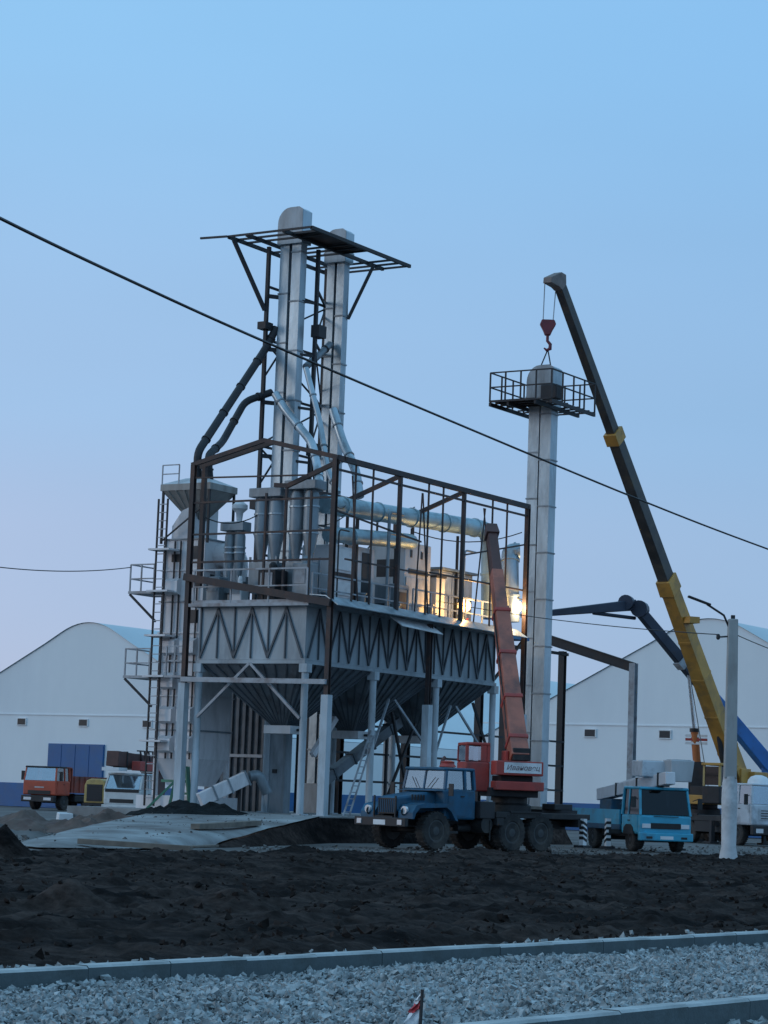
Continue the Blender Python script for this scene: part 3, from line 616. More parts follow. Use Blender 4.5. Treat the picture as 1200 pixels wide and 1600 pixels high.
for k in (3, 5): MB().prism([(0, 0), (.75, .25), (.75, .8), (0, 1.0)], (gu-.6, DR_, zz[k]+.05), (0, -1, 0), (0, 0, 1), (.9, 0, 0)).build('side_duct', 'dark', dr)
# receiving hopper above the dryer
hp = P('receiving_hopper', 'brown-grey inverted pyramid hopper on stilts above the white dryer', 'hopper', (2.2, 8.1, 11.2))
MB().frustum((1.85, 7.45), (2.3, 7.9), (1.2, 6.5), (2.9, 8.8), 11.95, 13.05).build('cone', 'tan', hp)
MB().box((1.16, 6.46, 13.05), (2.94, 8.84, 13.3)).build('rim', 'tan', hp); MB().frustum((1.16, 6.46), (2.94, 8.84), (1.8, 7.2), (2.4, 8.1), 13.3, 13.6).build('lid', 'offw', hp)
for k in range(5): v_ = 6.9+k*.4; MB().beam((1.17, v_, 13.05), (1.84, 7.5+k*.09, 11.97), .05, .06, (-1, 0, -1)).build('stiffener', 'tan', hp)
MB().box((1.88, 7.5, 11.1), (2.25, 7.85, 11.95)).build('outlet', 'tan', hp)
for a in (1.25, 2.85):
    for b_ in (6.55, 8.75): MB().beam((a, b_, 11.0), (a, b_, 13.2), .08).build('leg', 'dark', hp)
MB().beam((1.25, 8.75, 11.1), (1.25, 6.55, 12.6), .05).build('brace', 'dark', hp)
for h in (.4, .75): MB().beam((1.2, 8.0, 13.3+h), (1.2, 8.8, 13.3+h), .04).build('rail', 'rail', hp)
for b_ in (8.0, 8.8): MB().beam((1.2, b_, 13.3), (1.2, b_, 14.05), .04).build('rail_post', 'rail', hp)

# ================================================================ spouts (one thing each)
def spout(label, pts, r=.17, mt='galv', rings=True, rad=.4):
    p = [V(q) for q in pts]; t = P('grain_spout', label, 'spout', tuple(p[-1]), 'grain spouts')
    MB().tube(bent(p, rad), r, 12).build('pipe', mt, t, smooth=40)
    for a, b_ in zip(p, p[1:]):
        n = max(1, int((b_-a).length/1.6)); d = (b_-a).normalized()
        for i in range(n): c = a.lerp(b_, (i+.5)/n); MB().tube([c-d*.03, c+d*.03], r+.035, 12).build('clamp_ring', 'galv2' if mt == 'galv' else 'dark', t)
    return t
dE1 = Wd(*E1).y; dE2 = Wd(*E2).y
spout('dark sloping spout from the taller elevator down to the receiving hopper', [LY(432, 512, dE1+.2), LY(415, 545, dE1), LY(308, 708, Wd(1.9, 7.6).y), V((2.1, 7.75, 13.45))], .16, 'dark')
spout('kinked dark spout below the longer one leading to the receiving hopper', [LY(424, 613, dE1+.3), LY(383, 627, dE1-.4), LY(348, 690, dE1-2.2), LY(325, 712, Wd(1.9, 7.2).y), V((2.2, 7.25, 13.4))], .15, 'dark')
spout('bright spout crossing the lower part of the taller elevator', [LY(430, 615, dE1-.45), LY(445, 640, dE1-.7), LY(488, 692, dE1-2.2), LY(497, 735, dE1-2.6), LY(500, 762, Wd(1.9, 2.4).y)], .17)
spout('bright spout hanging from the lower elevator to the blue duct', [LY(520, 640, dE2-.5), LY(535, 690, dE2-1), LY(556, 735, dE2-2), LY(562, 776, dE2-2.6)], .19)
spout('short inclined spout bridging between the two elevators', [LY(516, 538, dE2-.3), LY(500, 553, dE2-.8), LY(478, 573, dE1)], .15, 'galv2')
spout('thin bright spout dropping behind the gable corner', [LY(478, 575, dE1-.5), LY(500, 660, dE1-1), LY(512, 735, dE1-2), LY(528, 770, dE1-2.6)], .12)

# ================================================================ cyclones and machinery on the deck
DK = BT+.12
def cyclone(label, uc, vc, top, bot, n=2, r=.3, mt='galv2', par='cyclone'):
    t = P('cyclone', label, 'cyclone', (uc, vc, DK), 'dust cyclones on the deck')
    w_ = r*2.15*n/2
    MB().box((uc-r*1.3, vc-w_-.08, top-.34), (uc+r*1.3, vc+w_+.08, top)).build('inlet_box', mt, t, bevel=.02)
    for k in range(n):
        vk = vc-w_+r*1.075+k*r*2.15
        MB().lathe((uc, vk, 0), [(r*.5, bot), (r*.5, bot+.15), (r, bot+1.0), (r, top-.55), (r*.75, top-.34)], 16).build('barrel', mt, t, smooth=35)
        MB().lathe((uc, vk, 0), [(r+.03, bot+1.05), (r+.03, bot+1.11)], 16).build('band', 'galv', t)
        MB().lathe((uc, vk, 0), [(r+.03, top-1.0), (r+.03, top-.94)], 16).build('band', 'galv', t)
    MB().box((uc-.35, vc-w_*.9, DK+.5), (uc+.35, vc+w_*.9, bot)).build('dust_bin', mt, t)
    for a in (-.3, .3):
        for b_ in (-1, 1): MB().beam((uc+a, vc+b_*(w_-.05), DK), (uc+a, vc+b_*(w_-.05), bot+.2), .07).build('leg', mt, t)
    return t
cyclone('grey twin cyclone with boxed top behind the pale upright post', 1.6, 3.95, 13.0, 10.2, 2, .3)
cyclone('grey twin cyclone with boxed top beside the rusty corner column', 1.7, 2.45, 13.25, 10.2, 2, .29)
cyclone('small low twin cyclone with white cap next to the dryer', 1.4, 5.35, 11.75, 9.5, 2, .21)
sm = MB().lathe((1.4, 5.2, 0), [(.1, 11.75), (.14, 12.1), (.3, 12.25), (.3, 12.4), (.1, 12.55)], 12).build('cap', 'wht', bpy.data.objects['cyclone.002'], smooth=40)
# ducts
def ductrun(label, pts, r, mt='duct', n=16, name='air_duct', legs=()):
    p = [V(q) for q in pts]; t = P(name, label, 'duct', tuple(p[0]), 'air ducts on the deck')
    MB().tube(bent(p, r*2), r, n).build('duct_tube', mt, t, smooth=40)
    for a, b_ in zip(p, p[1:]):
        k = max(1, int((b_-a).length/2.2)); d = (b_-a).normalized()
        for i in range(k): c = a.lerp(b_, (i+.5)/k); MB().tube([c-d*.04, c+d*.04], r+.045, n).build('joint_ring', mt, t)
    for (x, y, z) in legs: MB().beam((x, y, DK), (x, y, z), .09).build('stand', 'dark', t)
    return t
ductrun('long pale blue round duct running level under the eaves to an elbow', [(2.6, 2.2, 12.5), (15.2, 2.2, 12.95), (15.1, 2.0, 9.2)], .36, legs=[(5, 2.2, 12.2), (9, 2.2, 12.3), (12.6, 2.2, 12.4)])
ductrun('shorter pale blue duct below the long one', [(2.7, 2.0, 11.35), (8.8, 2.0, 11.75), (9.6, 2.9, 11.75)], .3, legs=[(4.5, 2.0, 11.2), (7.5, 2.0, 11.4)])
ductrun('galvanised elbow duct behind the red crane boom', [LY(812, 862, 97.5), LY(797, 862, 97.5), LY(797, 890, 97.3), LY(798, 972, 97.3)], .36, 'galv')
def machine(name, label, cat, lo, hi, mt, extras=()):
    t = P(name, label, cat, ((lo[0]+hi[0])/2, (lo[1]+hi[1])/2, lo[2]))
    MB().box(lo, hi).build('casing', mt, t, bevel=.03)
    for (nm, a, b_, m_) in extras: MB().box(a, b_).build(nm, m_, t, bevel=.01)
    return t
machine('seed_cleaner', 'grey seed cleaner cabinet with two small windows behind the deck rail', 'cleaner', (8.2, 2.0, DK), (10.2, 3.6, 11.7), 'offw',
        [('window', (8.6, 1.98, 11.1), (8.75, 2.0, 11.4), 'vent'), ('window', (9.4, 1.98, 11.1), (9.55, 2.0, 11.4), 'vent'), ('slot', (8.5, 1.97, 10.45), (10, 2.0, 10.65), 'vent'), ('panel', (8.3, 1.96, 9.2), (9.1, 2.0, 10.3), 'offw'), ('panel', (9.2, 1.96, 9.2), (10.1, 2.0, 10.3), 'offw'), ('hopper_inlet', (8.7, 2.4, 11.7), (9.6, 3.2, 12.0), 'galv2'), ('slot', (8.19, 2.3, 10.3), (8.21, 3.3, 11.0), 'vent')])
machine('aspirator', 'white aspirator cabinet with dark open door beside the corner column', 'aspirator', (4.6, 2.4, DK+.2), (6.6, 3.8, 11.2), 'whitem',
        [('door', (4.8, 2.37, 9.1), (5.5, 2.4, 10.9), 'whitem'), ('opening', (5.7, 2.38, 8.9), (6.35, 2.4, 11.0), 'vent'), ('base', (4.5, 2.3, DK), (6.7, 3.9, DK+.2), 'dark'), ('side_slot', (4.58, 2.6, 10.0), (4.6, 3.6, 10.3), 'vent')])
machine('sieve_separator', 'white boxy sieve separator with a dark horizontal slot near the deck corner', 'separator', (2.9, 2.0, DK+.5), (4.4, 3.3, 11.0), 'whitem',
        [('slot', (2.95, 1.97, 9.75), (4.35, 2.0, 10.0), 'dark'), ('panel', (3.0, 1.96, 10.1), (4.3, 2.0, 10.9), 'wht'), ('panel', (3.0, 1.96, 9.15), (4.3, 2.0, 9.65), 'wht'), ('foot', (2.95, 2.1, DK), (3.15, 3.2, DK+.5), 'dark'), ('foot', (4.15, 2.1, DK), (4.35, 3.2, DK+.5), 'dark')])
machine('control_cabin', 'pale sheet cabin glowing warm beside the work lamp', 'cabin', (11.4, 2.3, DK), (14.1, 3.9, 10.9), 'offw',
        [('panel', (11.5, 2.26, DK+.1), (12.3, 2.3, 10.8), 'offw'), ('panel', (12.4, 2.26, DK+.1), (13.2, 2.3, 10.8), 'offw'), ('panel', (13.3, 2.26, DK+.1), (14.0, 2.3, 10.8), 'offw'), ('roof_sheet', (11.3, 2.1, 10.9), (14.2, 4.0, 11.0), 'galv2')])
machine('fan_unit', 'low grey fan housing with round dark mouth on the deck', 'fan', (7.0, 1.6, DK), (8.0, 2.6, 9.9), 'galv2',
        [('motor', (6.6, 1.8, DK+.1), (7.0, 2.3, 9.1), 'dark'), ('mouth', (7.2, 1.57, 8.9), (7.8, 1.6, 9.6), 'vent')])
machine('feed_bin', 'small grey feed bin between the cleaner and the glowing cabin', 'bin', (10.5, 1.9, DK), (11.2, 3.0, 10.5), 'offw', [('lid', (10.45, 1.85, 10.5), (11.25, 3.05, 10.58), 'dark')])
# clutter at the gable end of the deck
for i, (u_, v_, w_, h, mt, lb) in enumerate(((.9, 1.75, .7, 1.5, 'galv2', 'tall grey electric cabinet on the deck corner'), (.8, 4.6, .5, .8, 'wht', 'small white drum motor cover by the gable rail'), (1.0, 5.8, .6, 1.1, 'galv2', 'squat grey gearbox housing by the gable rail'), (.9, 3.2, .8, 1.3, 'dark', 'dark compressor casing between the cyclones'))):
    t = P('deck_machine', lb, 'machine', (u_, v_, DK)); MB().box((u_-w_/2, v_-w_/2, DK), (u_+w_/2, v_+w_/2, DK+h)).build('casing', mt, t, bevel=.04)
    MB().box((u_-w_/2-.02, v_-w_/3, DK+h*.5), (u_-w_/2, v_+w_/3, DK+h*.9)).build('cover', 'rail', t); MB().lathe((u_, v_, DK+h), [(w_*.2, 0), (w_*.2, .2), (w_*.1, .3)], 10).build('cap', mt, t)
    MB().box((u_-w_/2-.06, v_-w_/2-.06, DK), (u_+w_/2+.06, v_+w_/2+.06, DK+.06)).build('base_plate', 'dark', t)
for i in range(9):                                          # thin service pipes crowding the deck
    u_ = random.uniform(2, 13.5); v_ = random.choice((1.5, 4.2, 4.8, 5.4)); z1 = random.uniform(10.2, 12.6)
    MB().tube(bent([(u_, v_, DK), (u_, v_, z1), (u_+random.uniform(.5, 1.6), v_, z1)], .2), random.uniform(.03, .07), 8).build('service_pipe', random.choice(('dark', 'galv2', 'rail')), fr, smooth=40)
for i, (a, b_, z) in enumerate((((.1, .2), (4.5, 2.3), 12.4), ((4.5, 2.3), (9.3, 2.3), 12.7), ((9.3, 2.3), (14.4, .2), 12.2), ((0, 5.8), (1.6, 4.0), 11.8), ((1.6, 2.6), (4.5, 2.3), 11.9))):
    p, q = V(a+(z,)), V(b_+(z+.5,)); c = [p.lerp(q, k/10)-V((0, 0, 1.6*(k/10)*(1-k/10))) for k in range(11)]
    MB().tube(c, .022, 6).build('hanging_cable', 'wire', fr)
for u_ in (2.0, 6.0, 7.0, 10.5, 12.2): frpart('brace', (u_, .12, 8.6), (u_+random.uniform(-1.2, 1.2), .12, EV-.5), .045)
for v_, u_ in ((VL, 8.2), (VL, 9.8), (VL, 11.4), (VL, 13)): frpart('upright', (u_, v_, 8.5), (u_, v_, EV), .07)
for z in (9.9, 11.2, 12.5): frpart('girt', (7, VL, z), (UR, VL, z), .06)
frpart('brace', (9.8, VL, 9.9), (13, VL, 12.5), .05); frpart('brace', (13, VL, 9.9), (9.8, VL, 12.5), .05)
for i in range(5):
    u_ = 2.2+i*2.5
    t = MB().lathe((u_, 1.7, DK), [(.22, 0), (.22, .05), (.15, .06), (.15, .5+.2*(i % 2)), (.2, .52+.2*(i % 2)), (.2, .58+.2*(i % 2))], 12).build('floor_spout', 'galv2', bn, smooth=35); MB().beam((u_, 1.7, DK+.3), (u_+.35, 1.55, DK+.45), .04).build('lever', 'red', t)
# work lamps
def work_lamp(label, pos, col, power, stand):
    t = P('work_lamp', label, 'lamp', stand, 'lit work lamps on the deck')
    MB().beam(stand, pos, .05).build('stand', 'dark', t)
    p = V(pos); MB().box(p+V((-.15, .08, -.15)), p+V((.15, .2, .15))).build('housing', 'black', t, bevel=.02)
    MB().lathe(p+V((0, -.2, 0)), [(.27*math.sin(R(a))+.002, -.27*math.cos(R(a))) for a in range(0, 181, 18)], 16, 'y').build('lens', 'bulb', t, smooth=80)
    MB().box(p+V((-.2, -.42, .30)), p+V((.2, .2, .33))).build('hood', 'black', t); MB().beam(p+V((0, .08, .1)), p+V((0, .08, .36)), .04).build('hood_arm', 'black', t)  # hood added to stop the lamp's light from going upward
    l = bpy.data.objects.new('lamp_light', bpy.data.lights.new('lamp_light', 'POINT')); COL.objects.link(l)
    l.data.energy = power; l.data.color = col; l.data.shadow_soft_size = .12; q = p+V((-.25, -.62, -.05)); l.location = Wd(*q)
    return t
work_lamp('lit work lamp in front of the pale cabin on the deck', (11.85, 1.55, 9.45), (1, .54, .16), 230, (11.85, 1.55, DK))
work_lamp('bright work lamp beside the new elevator column past the crane boom', (14.35, .55, 9.62), (1, .68, .36), 170, (14.3, .95, DK))
MB().box((14.2, .9, BT-.05), (16.6, 3.2, BT+.08)).build('end_gangway', 'bluew', bn); MB().beam((16.3, 1.0, BT), (14.2, 1.2, 6.6), .1).build('brace', 'dark', bn)

# ================================================================ under the bin
en = P('ribbed_enclosure', 'dark ribbed steel enclosure standing behind the braced hopper columns', 'enclosure', (6.2, 8.2, SZ))
a, b_ = onu(320, 1200, 6.0).y, onu(412, 1200, 6.0).y
n = 9
for i in range(n):
    v0 = b_+(a-b_)*i/n; v1 = b_+(a-b_)*(i+1)/n
    MB().box((6.0, v0+.015, SZ), (6.05+.04*(i % 2), v1-.015, 6.2)).build('wall_panel', 'hop', en)
    MB().box((5.9, v0-.04, SZ), (6.0, v0+.04, 6.2)).build('rib', 'slat', en)
MB().box((5.86, b_, 3.0), (5.9, a, 3.12)).build('rail', 'rail', en); MB().box((6.05, b_+.05, SZ), (7.2, a, 6.15)).build('wall', 'hop', en)
sg = P('elevator_inlet', 'galvanised elevator inlet with white panel and funnel under the bin', 'inlet', (5.2, 5.9, SZ))
q = onu(430, 1260, 4.6)
MB().box((4.4, q.y-.5, SZ), (4.85, q.y+.35, 4.55)).build('casing', 'galv2', sg); MB().box((4.36, q.y+.2, SZ), (4.42, q.y+.38, 4.9)).build('edge_channel', 'galv', sg)
MB().frustum((4.4, q.y-.5), (4.85, q.y+.0), (4.2, q.y-.95), (5.05, q.y+.2), 4.55, 5.1).build('funnel', 'galv2', sg)
MB().box((4.28, q.y-.95, 4.02), (4.36, q.y-.25, 4.32)).build('panel', 'wht', sg); MB().box((4.36, q.y-.15, 2.4), (4.4, q.y+.05, 2.55)).build('slot', 'vent', sg)
cv = P('trough_conveyor', 'white inclined trough conveyor lying by the left column with open head', 'conveyor', tuple(onu(318, 1254, -.4)))
p, q = onu(312, 1250, -.4), onu(386, 1215, 1.0); p.z = max(p.z, SZ+.25)
MB().beam(p, q, .4, .5).build('trough', 'whitem', cv, bevel=.02)
d = (q-p).normalized()
for f_ in (.3, .62, .98): MB().beam(p.lerp(q, f_)-d*.03, p.lerp(q, f_)+d*.03, .48, .58).build('flange', 'galv2', cv)
for f_ in (.72, .86): MB().beam(p.lerp(q, f_)-d*.12+V((-.205, 0, 0)), p.lerp(q, f_)+d*.12+V((-.205, 0, 0)), .03, .3).build('inspection_hole', 'vent', cv)
MB().beam(q-d*.3, V((q.x-d.x*.3, q.y-d.y*.3, SZ)), .09).build('leg', 'dark', cv)
MB().tube(bent([q+d*.1, q+d*.5+V((0, 0, -.1)), q+d*.9+V((0, 0, -.95))], .3), .2, 12).build('flexible_spout', 'galv2', cv, smooth=50)
cv = P('drag_conveyor', 'dark inclined conveyor rising under the hopper outlets', 'conveyor', (5.0, 3.5, SZ))
p, q = onv(505, 1220, 4.2), onv(622, 1128, 3.4)
MB().beam(p, q, .36, .4).build('trough', 'hop', cv); d = (q-p).normalized()
for f_ in (.12, .37, .62, .87): MB().beam(p.lerp(q, f_)-d*.04, p.lerp(q, f_)+d*.04, .44, .48).build('flange', 'rib', cv)
MB().beam(p.lerp(q, .08), V((p.lerp(q, .08).x, p.lerp(q, .08).y, SZ)), .1).build('leg', 'dark', cv); MB().beam(p.lerp(q, .85), V((p.lerp(q, .85).x, p.lerp(q, .85).y, SZ)), .1).build('leg', 'dark', cv)
p2, q2 = onv(488, 1180, 3.8), onv(524, 1122, 3.6)
MB().beam(p2, q2, .2, .22).build('return_spout', 'whitem', cv)
la = P('ladder', 'aluminium ladder leaning against the hopper column', 'ladder', (5, .4, SZ))
p, q = onv(541, 1264, .3), onv(583, 1142, 1.1); p.z = SZ
for s_ in (-.2, .2): MB().beam(p+V((s_, 0, 0)), q+V((s_*.9, 0, 0)), .05, .07).build('stile', 'rail', la)
for i in range(13): c = p.lerp(q, (i+.7)/13.5); MB().beam(c+V((-.2, 0, 0)), c+V((.2, 0, 0)), .035).build('rung', 'rail', la)
gs = P('steel_cross_prop', 'crossed dark steel props under the far hopper', 'prop', (10, 3, SZ))
p, q = onv(612, 1118, 2.6), onv(646, 1198, 2.6); MB().beam((p.x, p.y, 5.0), (q.x, q.y, SZ), .1).build('prop', 'dark', gs)
MB().beam((p.x+1.6, p.y-.12, 4.6), (p.x-.8, p.y-.12, SZ), .09).build('prop', 'dark', gs)
# green stand, white blocks, tarp heap, planks
gf = P('green_stand', 'green welded steel stand in front of the white dryer foot', 'stand', (.6, 8.0, SZ))
p = onu(280, 1255, .4)
for dv_, du in ((-.35, 0), (.35, 0), (0, .7)): MB().beam((.4+du, p.y+dv_*1.4, SZ), (.5+du*.5, p.y+dv_*.5, 2.5), .09).build('leg', 'green', gf)
MB().beam((.45, p.y-.35, 1.5), (.45, p.y+.35, 1.5), .08).build('cross_bar', 'green', gf); MB().beam((.45, p.y+.1, 2.1), (.0, p.y+1.2, SZ), .08).build('stay', 'green', gf); MB().box((.4, p.y-.1, 1.9), (.9, p.y+.9, 2.0)).build('tray', 'green', gf)
def heap(name, label, cat, c, rx, ry, h, mt, seed, rot=0, rough=.35, n=34, kind=None):
    b = MB(); 
    for i in range(n+1):
        for j in range(n+1):
            x, y = (i/n*2-1), (j/n*2-1); d_ = math.hypot(x, y)
            z = max(0, 1-d_**1.6)*h*(1+rough*1.6*fbm(x*3+seed, y*3, seed, 3))+(.25*h*rough*noise.noise((x*9, y*9, seed)) if d_ < .95 else 0)
            X, Y = x*rx, y*ry; b.v.append((X*math.cos(rot)-Y*math.sin(rot), X*math.sin(rot)+Y*math.cos(rot), z-.06 if d_ < 1 else -.08))
    b.f = [(i*(n+1)+j, (i+1)*(n+1)+j, (i+1)*(n+1)+j+1, i*(n+1)+j+1) for i in range(n) for j in range(n)]
    o = b.build(name, mt, smooth=40); o.location = c; return tag(o, label, cat)
def rampz(w):                                              # height of slab or ramp under a world point
    l = L(w)
    if l.x > -1.2: return SZ
    best = min(ramp.data.vertices, key=lambda q: (q.co.x-l.x)**2+(q.co.y-l.y)**2); return best.co.z
c = Wd(-3.2, 3.1); heap('tarpaulin_heap', 'crumpled black tarpaulin and net heap on the pale concrete apron', 'tarpaulin', (c.x, c.y, rampz(c)-.02), 2.2, 1.0, .42, 'tarp', 3.3, R(8), .45)
c = Wd(-4.4, 3.9); heap('tarpaulin_heap', 'low grey-black sheet heap trailing from the larger tarpaulin', 'tarpaulin', (c.x, c.y, rampz(c)-.02), 1.2, .7, .26, 'tarp', 8.1, R(-10), .45)
def plank(label, x0, y0, x1, y1, z, w_, h, mt='wood'):
    p, q = atZ(x0, y0, z), atZ(x1, y1, z); p.z = rampz(p)+h/2+.02; q.z = rampz(q)+h/2+.02
    o = MB().beam(p, q, w_, h).build('timber_plank', mt, off=tuple(p), bevel=.01); o.location = p; tag(o, label, 'plank')
plank('long grey timber plank lying across the concrete apron', 124, 1299, 300, 1306, .45, .3, .14)
plank('short timber plank beyond the long one beside the tarpaulin', 305, 1288, 402, 1288, .62, .3, .16)
plank('thin pale board on the concrete near the ramp edge', 300, 1302, 338, 1301, .45, .2, .06)
heap('clay_heap', 'reddish clay heap in front of the blue plinth of the hangar', 'heap', atZ(40, 1297, 0), 2.6, 2.0, .6, 'heap', 1.2)
heap('clay_heap', 'brown earth heap hiding the wheels of the yellow machine', 'heap', atZ(172, 1300, 0), 2.4, 1.5, .68, 'heap', 5.7)
heap('clay_heap', 'low earth heap beside the small white block', 'heap', atZ(128, 1301, 0), 1.8, 1.3, .5, 'heap', 9.2)
heap('clay_heap', 'grey rubble heap at the left end of the apron', 'heap', atZ(0, 1306, 0), 2.0, 1.4, .3, 'yard', 2.7)
p = atZ(100, 1296, 0); o = tag(MB().frustum((-.3, -.25), (.3, .25), (-.27, -.22), (.27, .22), 0, .62).build('concrete_block', 'wht', bevel=.03), 'small white concrete block standing in front of the red tipper', 'block'); o.location = p; o.rotation_euler = (R(4), 0, R(20))

pos = []; size = []
for i in range(2600):
    u_ = random.uniform(-22, 0); v_ = random.uniform(-6, 8); p = Wd(u_, v_)
    if u_ < -1.2 and not (-.7-(-1.2-u_)*.34 < v_ < 6-(-1.2-u_)*.53): continue
    if random.random() > .25+noise.noise((u_*.5, v_*.5, 3)): continue
    r = .015+.06*random.random()**3; pos.append((p.x, p.y, rampz(p)+r*.2)); size.append(r)
for i in range(1500):
    p = atZ(random.uniform(380, 1250), random.uniform(1322, 1341), 0); r = .02+.07*random.random()**3; pos.append((p.x, p.y, -.03+r*.3)); size.append(r)
for i in range(500):
    p = atZ(random.uniform(-40, 260), random.uniform(1290, 1312), 0); r = .03+.1*random.random()**3; pos.append((p.x, p.y, -.03+r*.3)); size.append(r)
o = scatter('rubble', pos, size, 'yard', .7); o['label'] = 'loose grey rubble strewn over the apron and yard'; o['category'] = 'rubble'
# ================================================================ vehicles
def wheel_meshes(r, w_):
    b = MB(); b.lathe((0, 0, 0), [(r*.55, -w_*.42), (r*.62, -w_*.5), (r*.93, -w_*.5), (r, -w_*.36), (r, w_*.36), (r*.93, w_*.5), (r*.62, w_*.5), (r*.55, w_*.42)], 26, 'y')
    for k in range(26):                                     # tread lugs
        t = 2*math.pi*(k+.5)/26
        for s_ in (-1, 1):
            a = V((math.cos(t), 0, math.sin(t))); b.beam(a*(r-.02)+V((0, s_*w_*.02, 0)), a*(r-.02)+V((0, s_*w_*.46, 0))+V((-a.z, 0, a.x))*.05, .05, .07, a)
    ty = b.mesh('tyre', 'tyre', smooth=35)
    c = MB(); c.lathe((0, 0, 0), [(r*.57, w_*.36), (r*.57, w_*.44), (r*.5, w_*.44), (r*.45, w_*.25), (r*.25, w_*.25), (r*.22, w_*.42), (r*.08, w_*.44)], 20, 'y')
    c.lathe((0, 0, 0), [(r*.57, -w_*.44), (r*.57, -w_*.36), (r*.2, -w_*.3)], 20, 'y')
    rm = c.mesh('rim', 'rim', smooth=35); return ty, rm
WH = {}
def wheel(par, x, y, r, w_, side):
    k = (r, w_)
    if k not in WH: WH[k] = wheel_meshes(r, w_)
    o = bpy.data.objects.new('wheel', WH[k][0]); COL.objects.link(o); o.parent = par; o.location = (x, y, r); o.rotation_euler = (0, random.random(), 0 if side > 0 else math.pi)
    q = bpy.data.objects.new('rim', WH[k][1]); COL.objects.link(q); q.parent = o
def quad(par, name, pts, th, mt):                           # thin solid pane from four corners
    p = [V(q) for q in pts]; n = (p[1]-p[0]).cross(p[2]-p[0]).normalized()*th; b = MB()
    b.add(p+[q+n for q in p], [(0,3,2,1),(4,5,6,7),(0,1,5,4),(1,2,6,5),(2,3,7,6),(3,0,4,7)]); return b.build(name, mt, par)
def cab(par, xf, xb, w_, z0, zb, zt, rake, mt, gl='glass', roofm=None, split=False, bev=.05):
    """cab with belt line zb, front at xf, back at xb (x forward)"""
    h = w_/2; c = MB().box((xb, -h, z0), (xf, h, zb)).build('cab', mt, par, bevel=bev)
    xr = xf-rake; pw = .09; ti = .06
    for s_ in (-1, 1):
        MB().beam((xf-.05, s_*(h-.06), zb-.02), (xr-.05, s_*(h-.06-ti), zt-.04), pw, pw).build('pillar', mt, c); MB().beam((xb+.06, s_*(h-.06), zb-.02), (xb+.08, s_*(h-.06-ti), zt-.04), .14, pw).build('pillar', mt, c)
        xm = (xf+xb)/2-.25; MB().beam((xm, s_*(h-.05), zb-.02), (xm, s_*(h-.05-ti), zt-.04), .07, pw).build('pillar', mt, c)
        for a, b_ in ((xb+.15, xm-.04), (xm+.04, xf-.12)):
            b2 = b_-(rake if b_ > xm else 0); quad(par, 'side_window', [(a, s_*(h-.06), zb), (b_, s_*(h-.06), zb), (b2, s_*(h-.06-ti), zt-.05), (a, s_*(h-.06-ti), zt-.05)], .012, gl)
        dd = MB().box((xm+.02, s_*h-.012 if s_ > 0 else s_*h-.018, z0+.12), (xf-.16, s_*h+.018 if s_ > 0 else s_*h+.012, zb-.03)).build('door', mt, par)
        MB().box((xm+.1, s_*(h+.03)-.015, zb-.25), (xm+.26, s_*(h+.03)+.015, zb-.21)).build('handle', 'black', dd)
    MB().box((xb, -h+ti, zt-.05), (xr+.06, h-ti, zt+.06)).build('roof', roofm or mt, par, bevel=.05)
    if split:
        for a, b_ in ((-h+.12, -.03), (.03, h-.12)): quad(par, 'windshield', [(xf-.04, a, zb), (xf-.04, b_, zb), (xr-.04, b_*.96, zt-.05), (xr-.04, a*.96, zt-.05)], .012, gl)
        MB().beam((xf-.03, 0, zb-.02), (xr-.03, 0, zt-.04), .06, .06).build('pillar', mt, c)
    else: quad(par, 'windshield', [(xf-.04, -h+.12, zb), (xf-.04, h-.12, zb), (xr-.04, h-.12-ti, zt-.05), (xr-.04, -h+.12+ti, zt-.05)], .012, gl)
    MB().box((xb+.01, -h+.3, zb), (xb+.03, h-.3, zt-.08)).build('rear_window', gl, par)
    for s_ in (-1, 1): MB().box((xb+.25, s_*.5-.25, zb-.25), (xb+.4, s_*.5+.25, zb+.32)).build('seat', 'seat', par, bevel=.04)
    MB().tube(arc((xf-.45, .5, zb+.08), (0, 1, 0), (.35, 0, .94), .2, 0, 330, 12), .015, 6).build('steering_wheel', 'black', par)
    return c
def hazard_post(par, x, y, z0, z1, mt='dark'):
    p = MB().box((x-.09, y-.09, z0), (x+.09, y+.09, z1)).build('outrigger_leg', 'wht', par); n = 4
    for i in range(n):
        z = z0+.1+(z1-z0-.2)*i/n; MB().prism([(-.096, 0), (.096, .1), (.096, .2), (-.096, .1)], (x, y-.096, z), (1, 0, 0), (0, 0, 1), (0, .192, 0)).build('hazard_stripe', 'black', p)
    MB().box((x-.22, y-.22, z0-.08), (x+.22, y+.22, z0)).build('outrigger_pad', mt, par); return p

# ---- old blue truck with red crane
HD = R(180+43)
FL = V((1.95, 77.3, 0)); hx = V((math.cos(HD), math.sin(HD), 0)); hl_ = V((-hx.y, hx.x, 0)); org = FL-hl_*1.02
ur = thing('truck_crane', 'old bonneted blue truck carrying a red crane with raised red boom', 'truck crane', org, HD)
for x in (0, -3.55, -4.95):
    for s_ in (-1, 1): wheel(ur, x, s_*1.02, .62, .40, s_)
MB().box((-7.0, -.42, .75), (1.25, .42, 1.05)).build('chassis_frame', 'black', ur)
for x in (0, -3.55, -4.95): MB().tube([(x, -.95, .62), (x, .95, .62)], .11, 10).build('axle', 'black', ur)
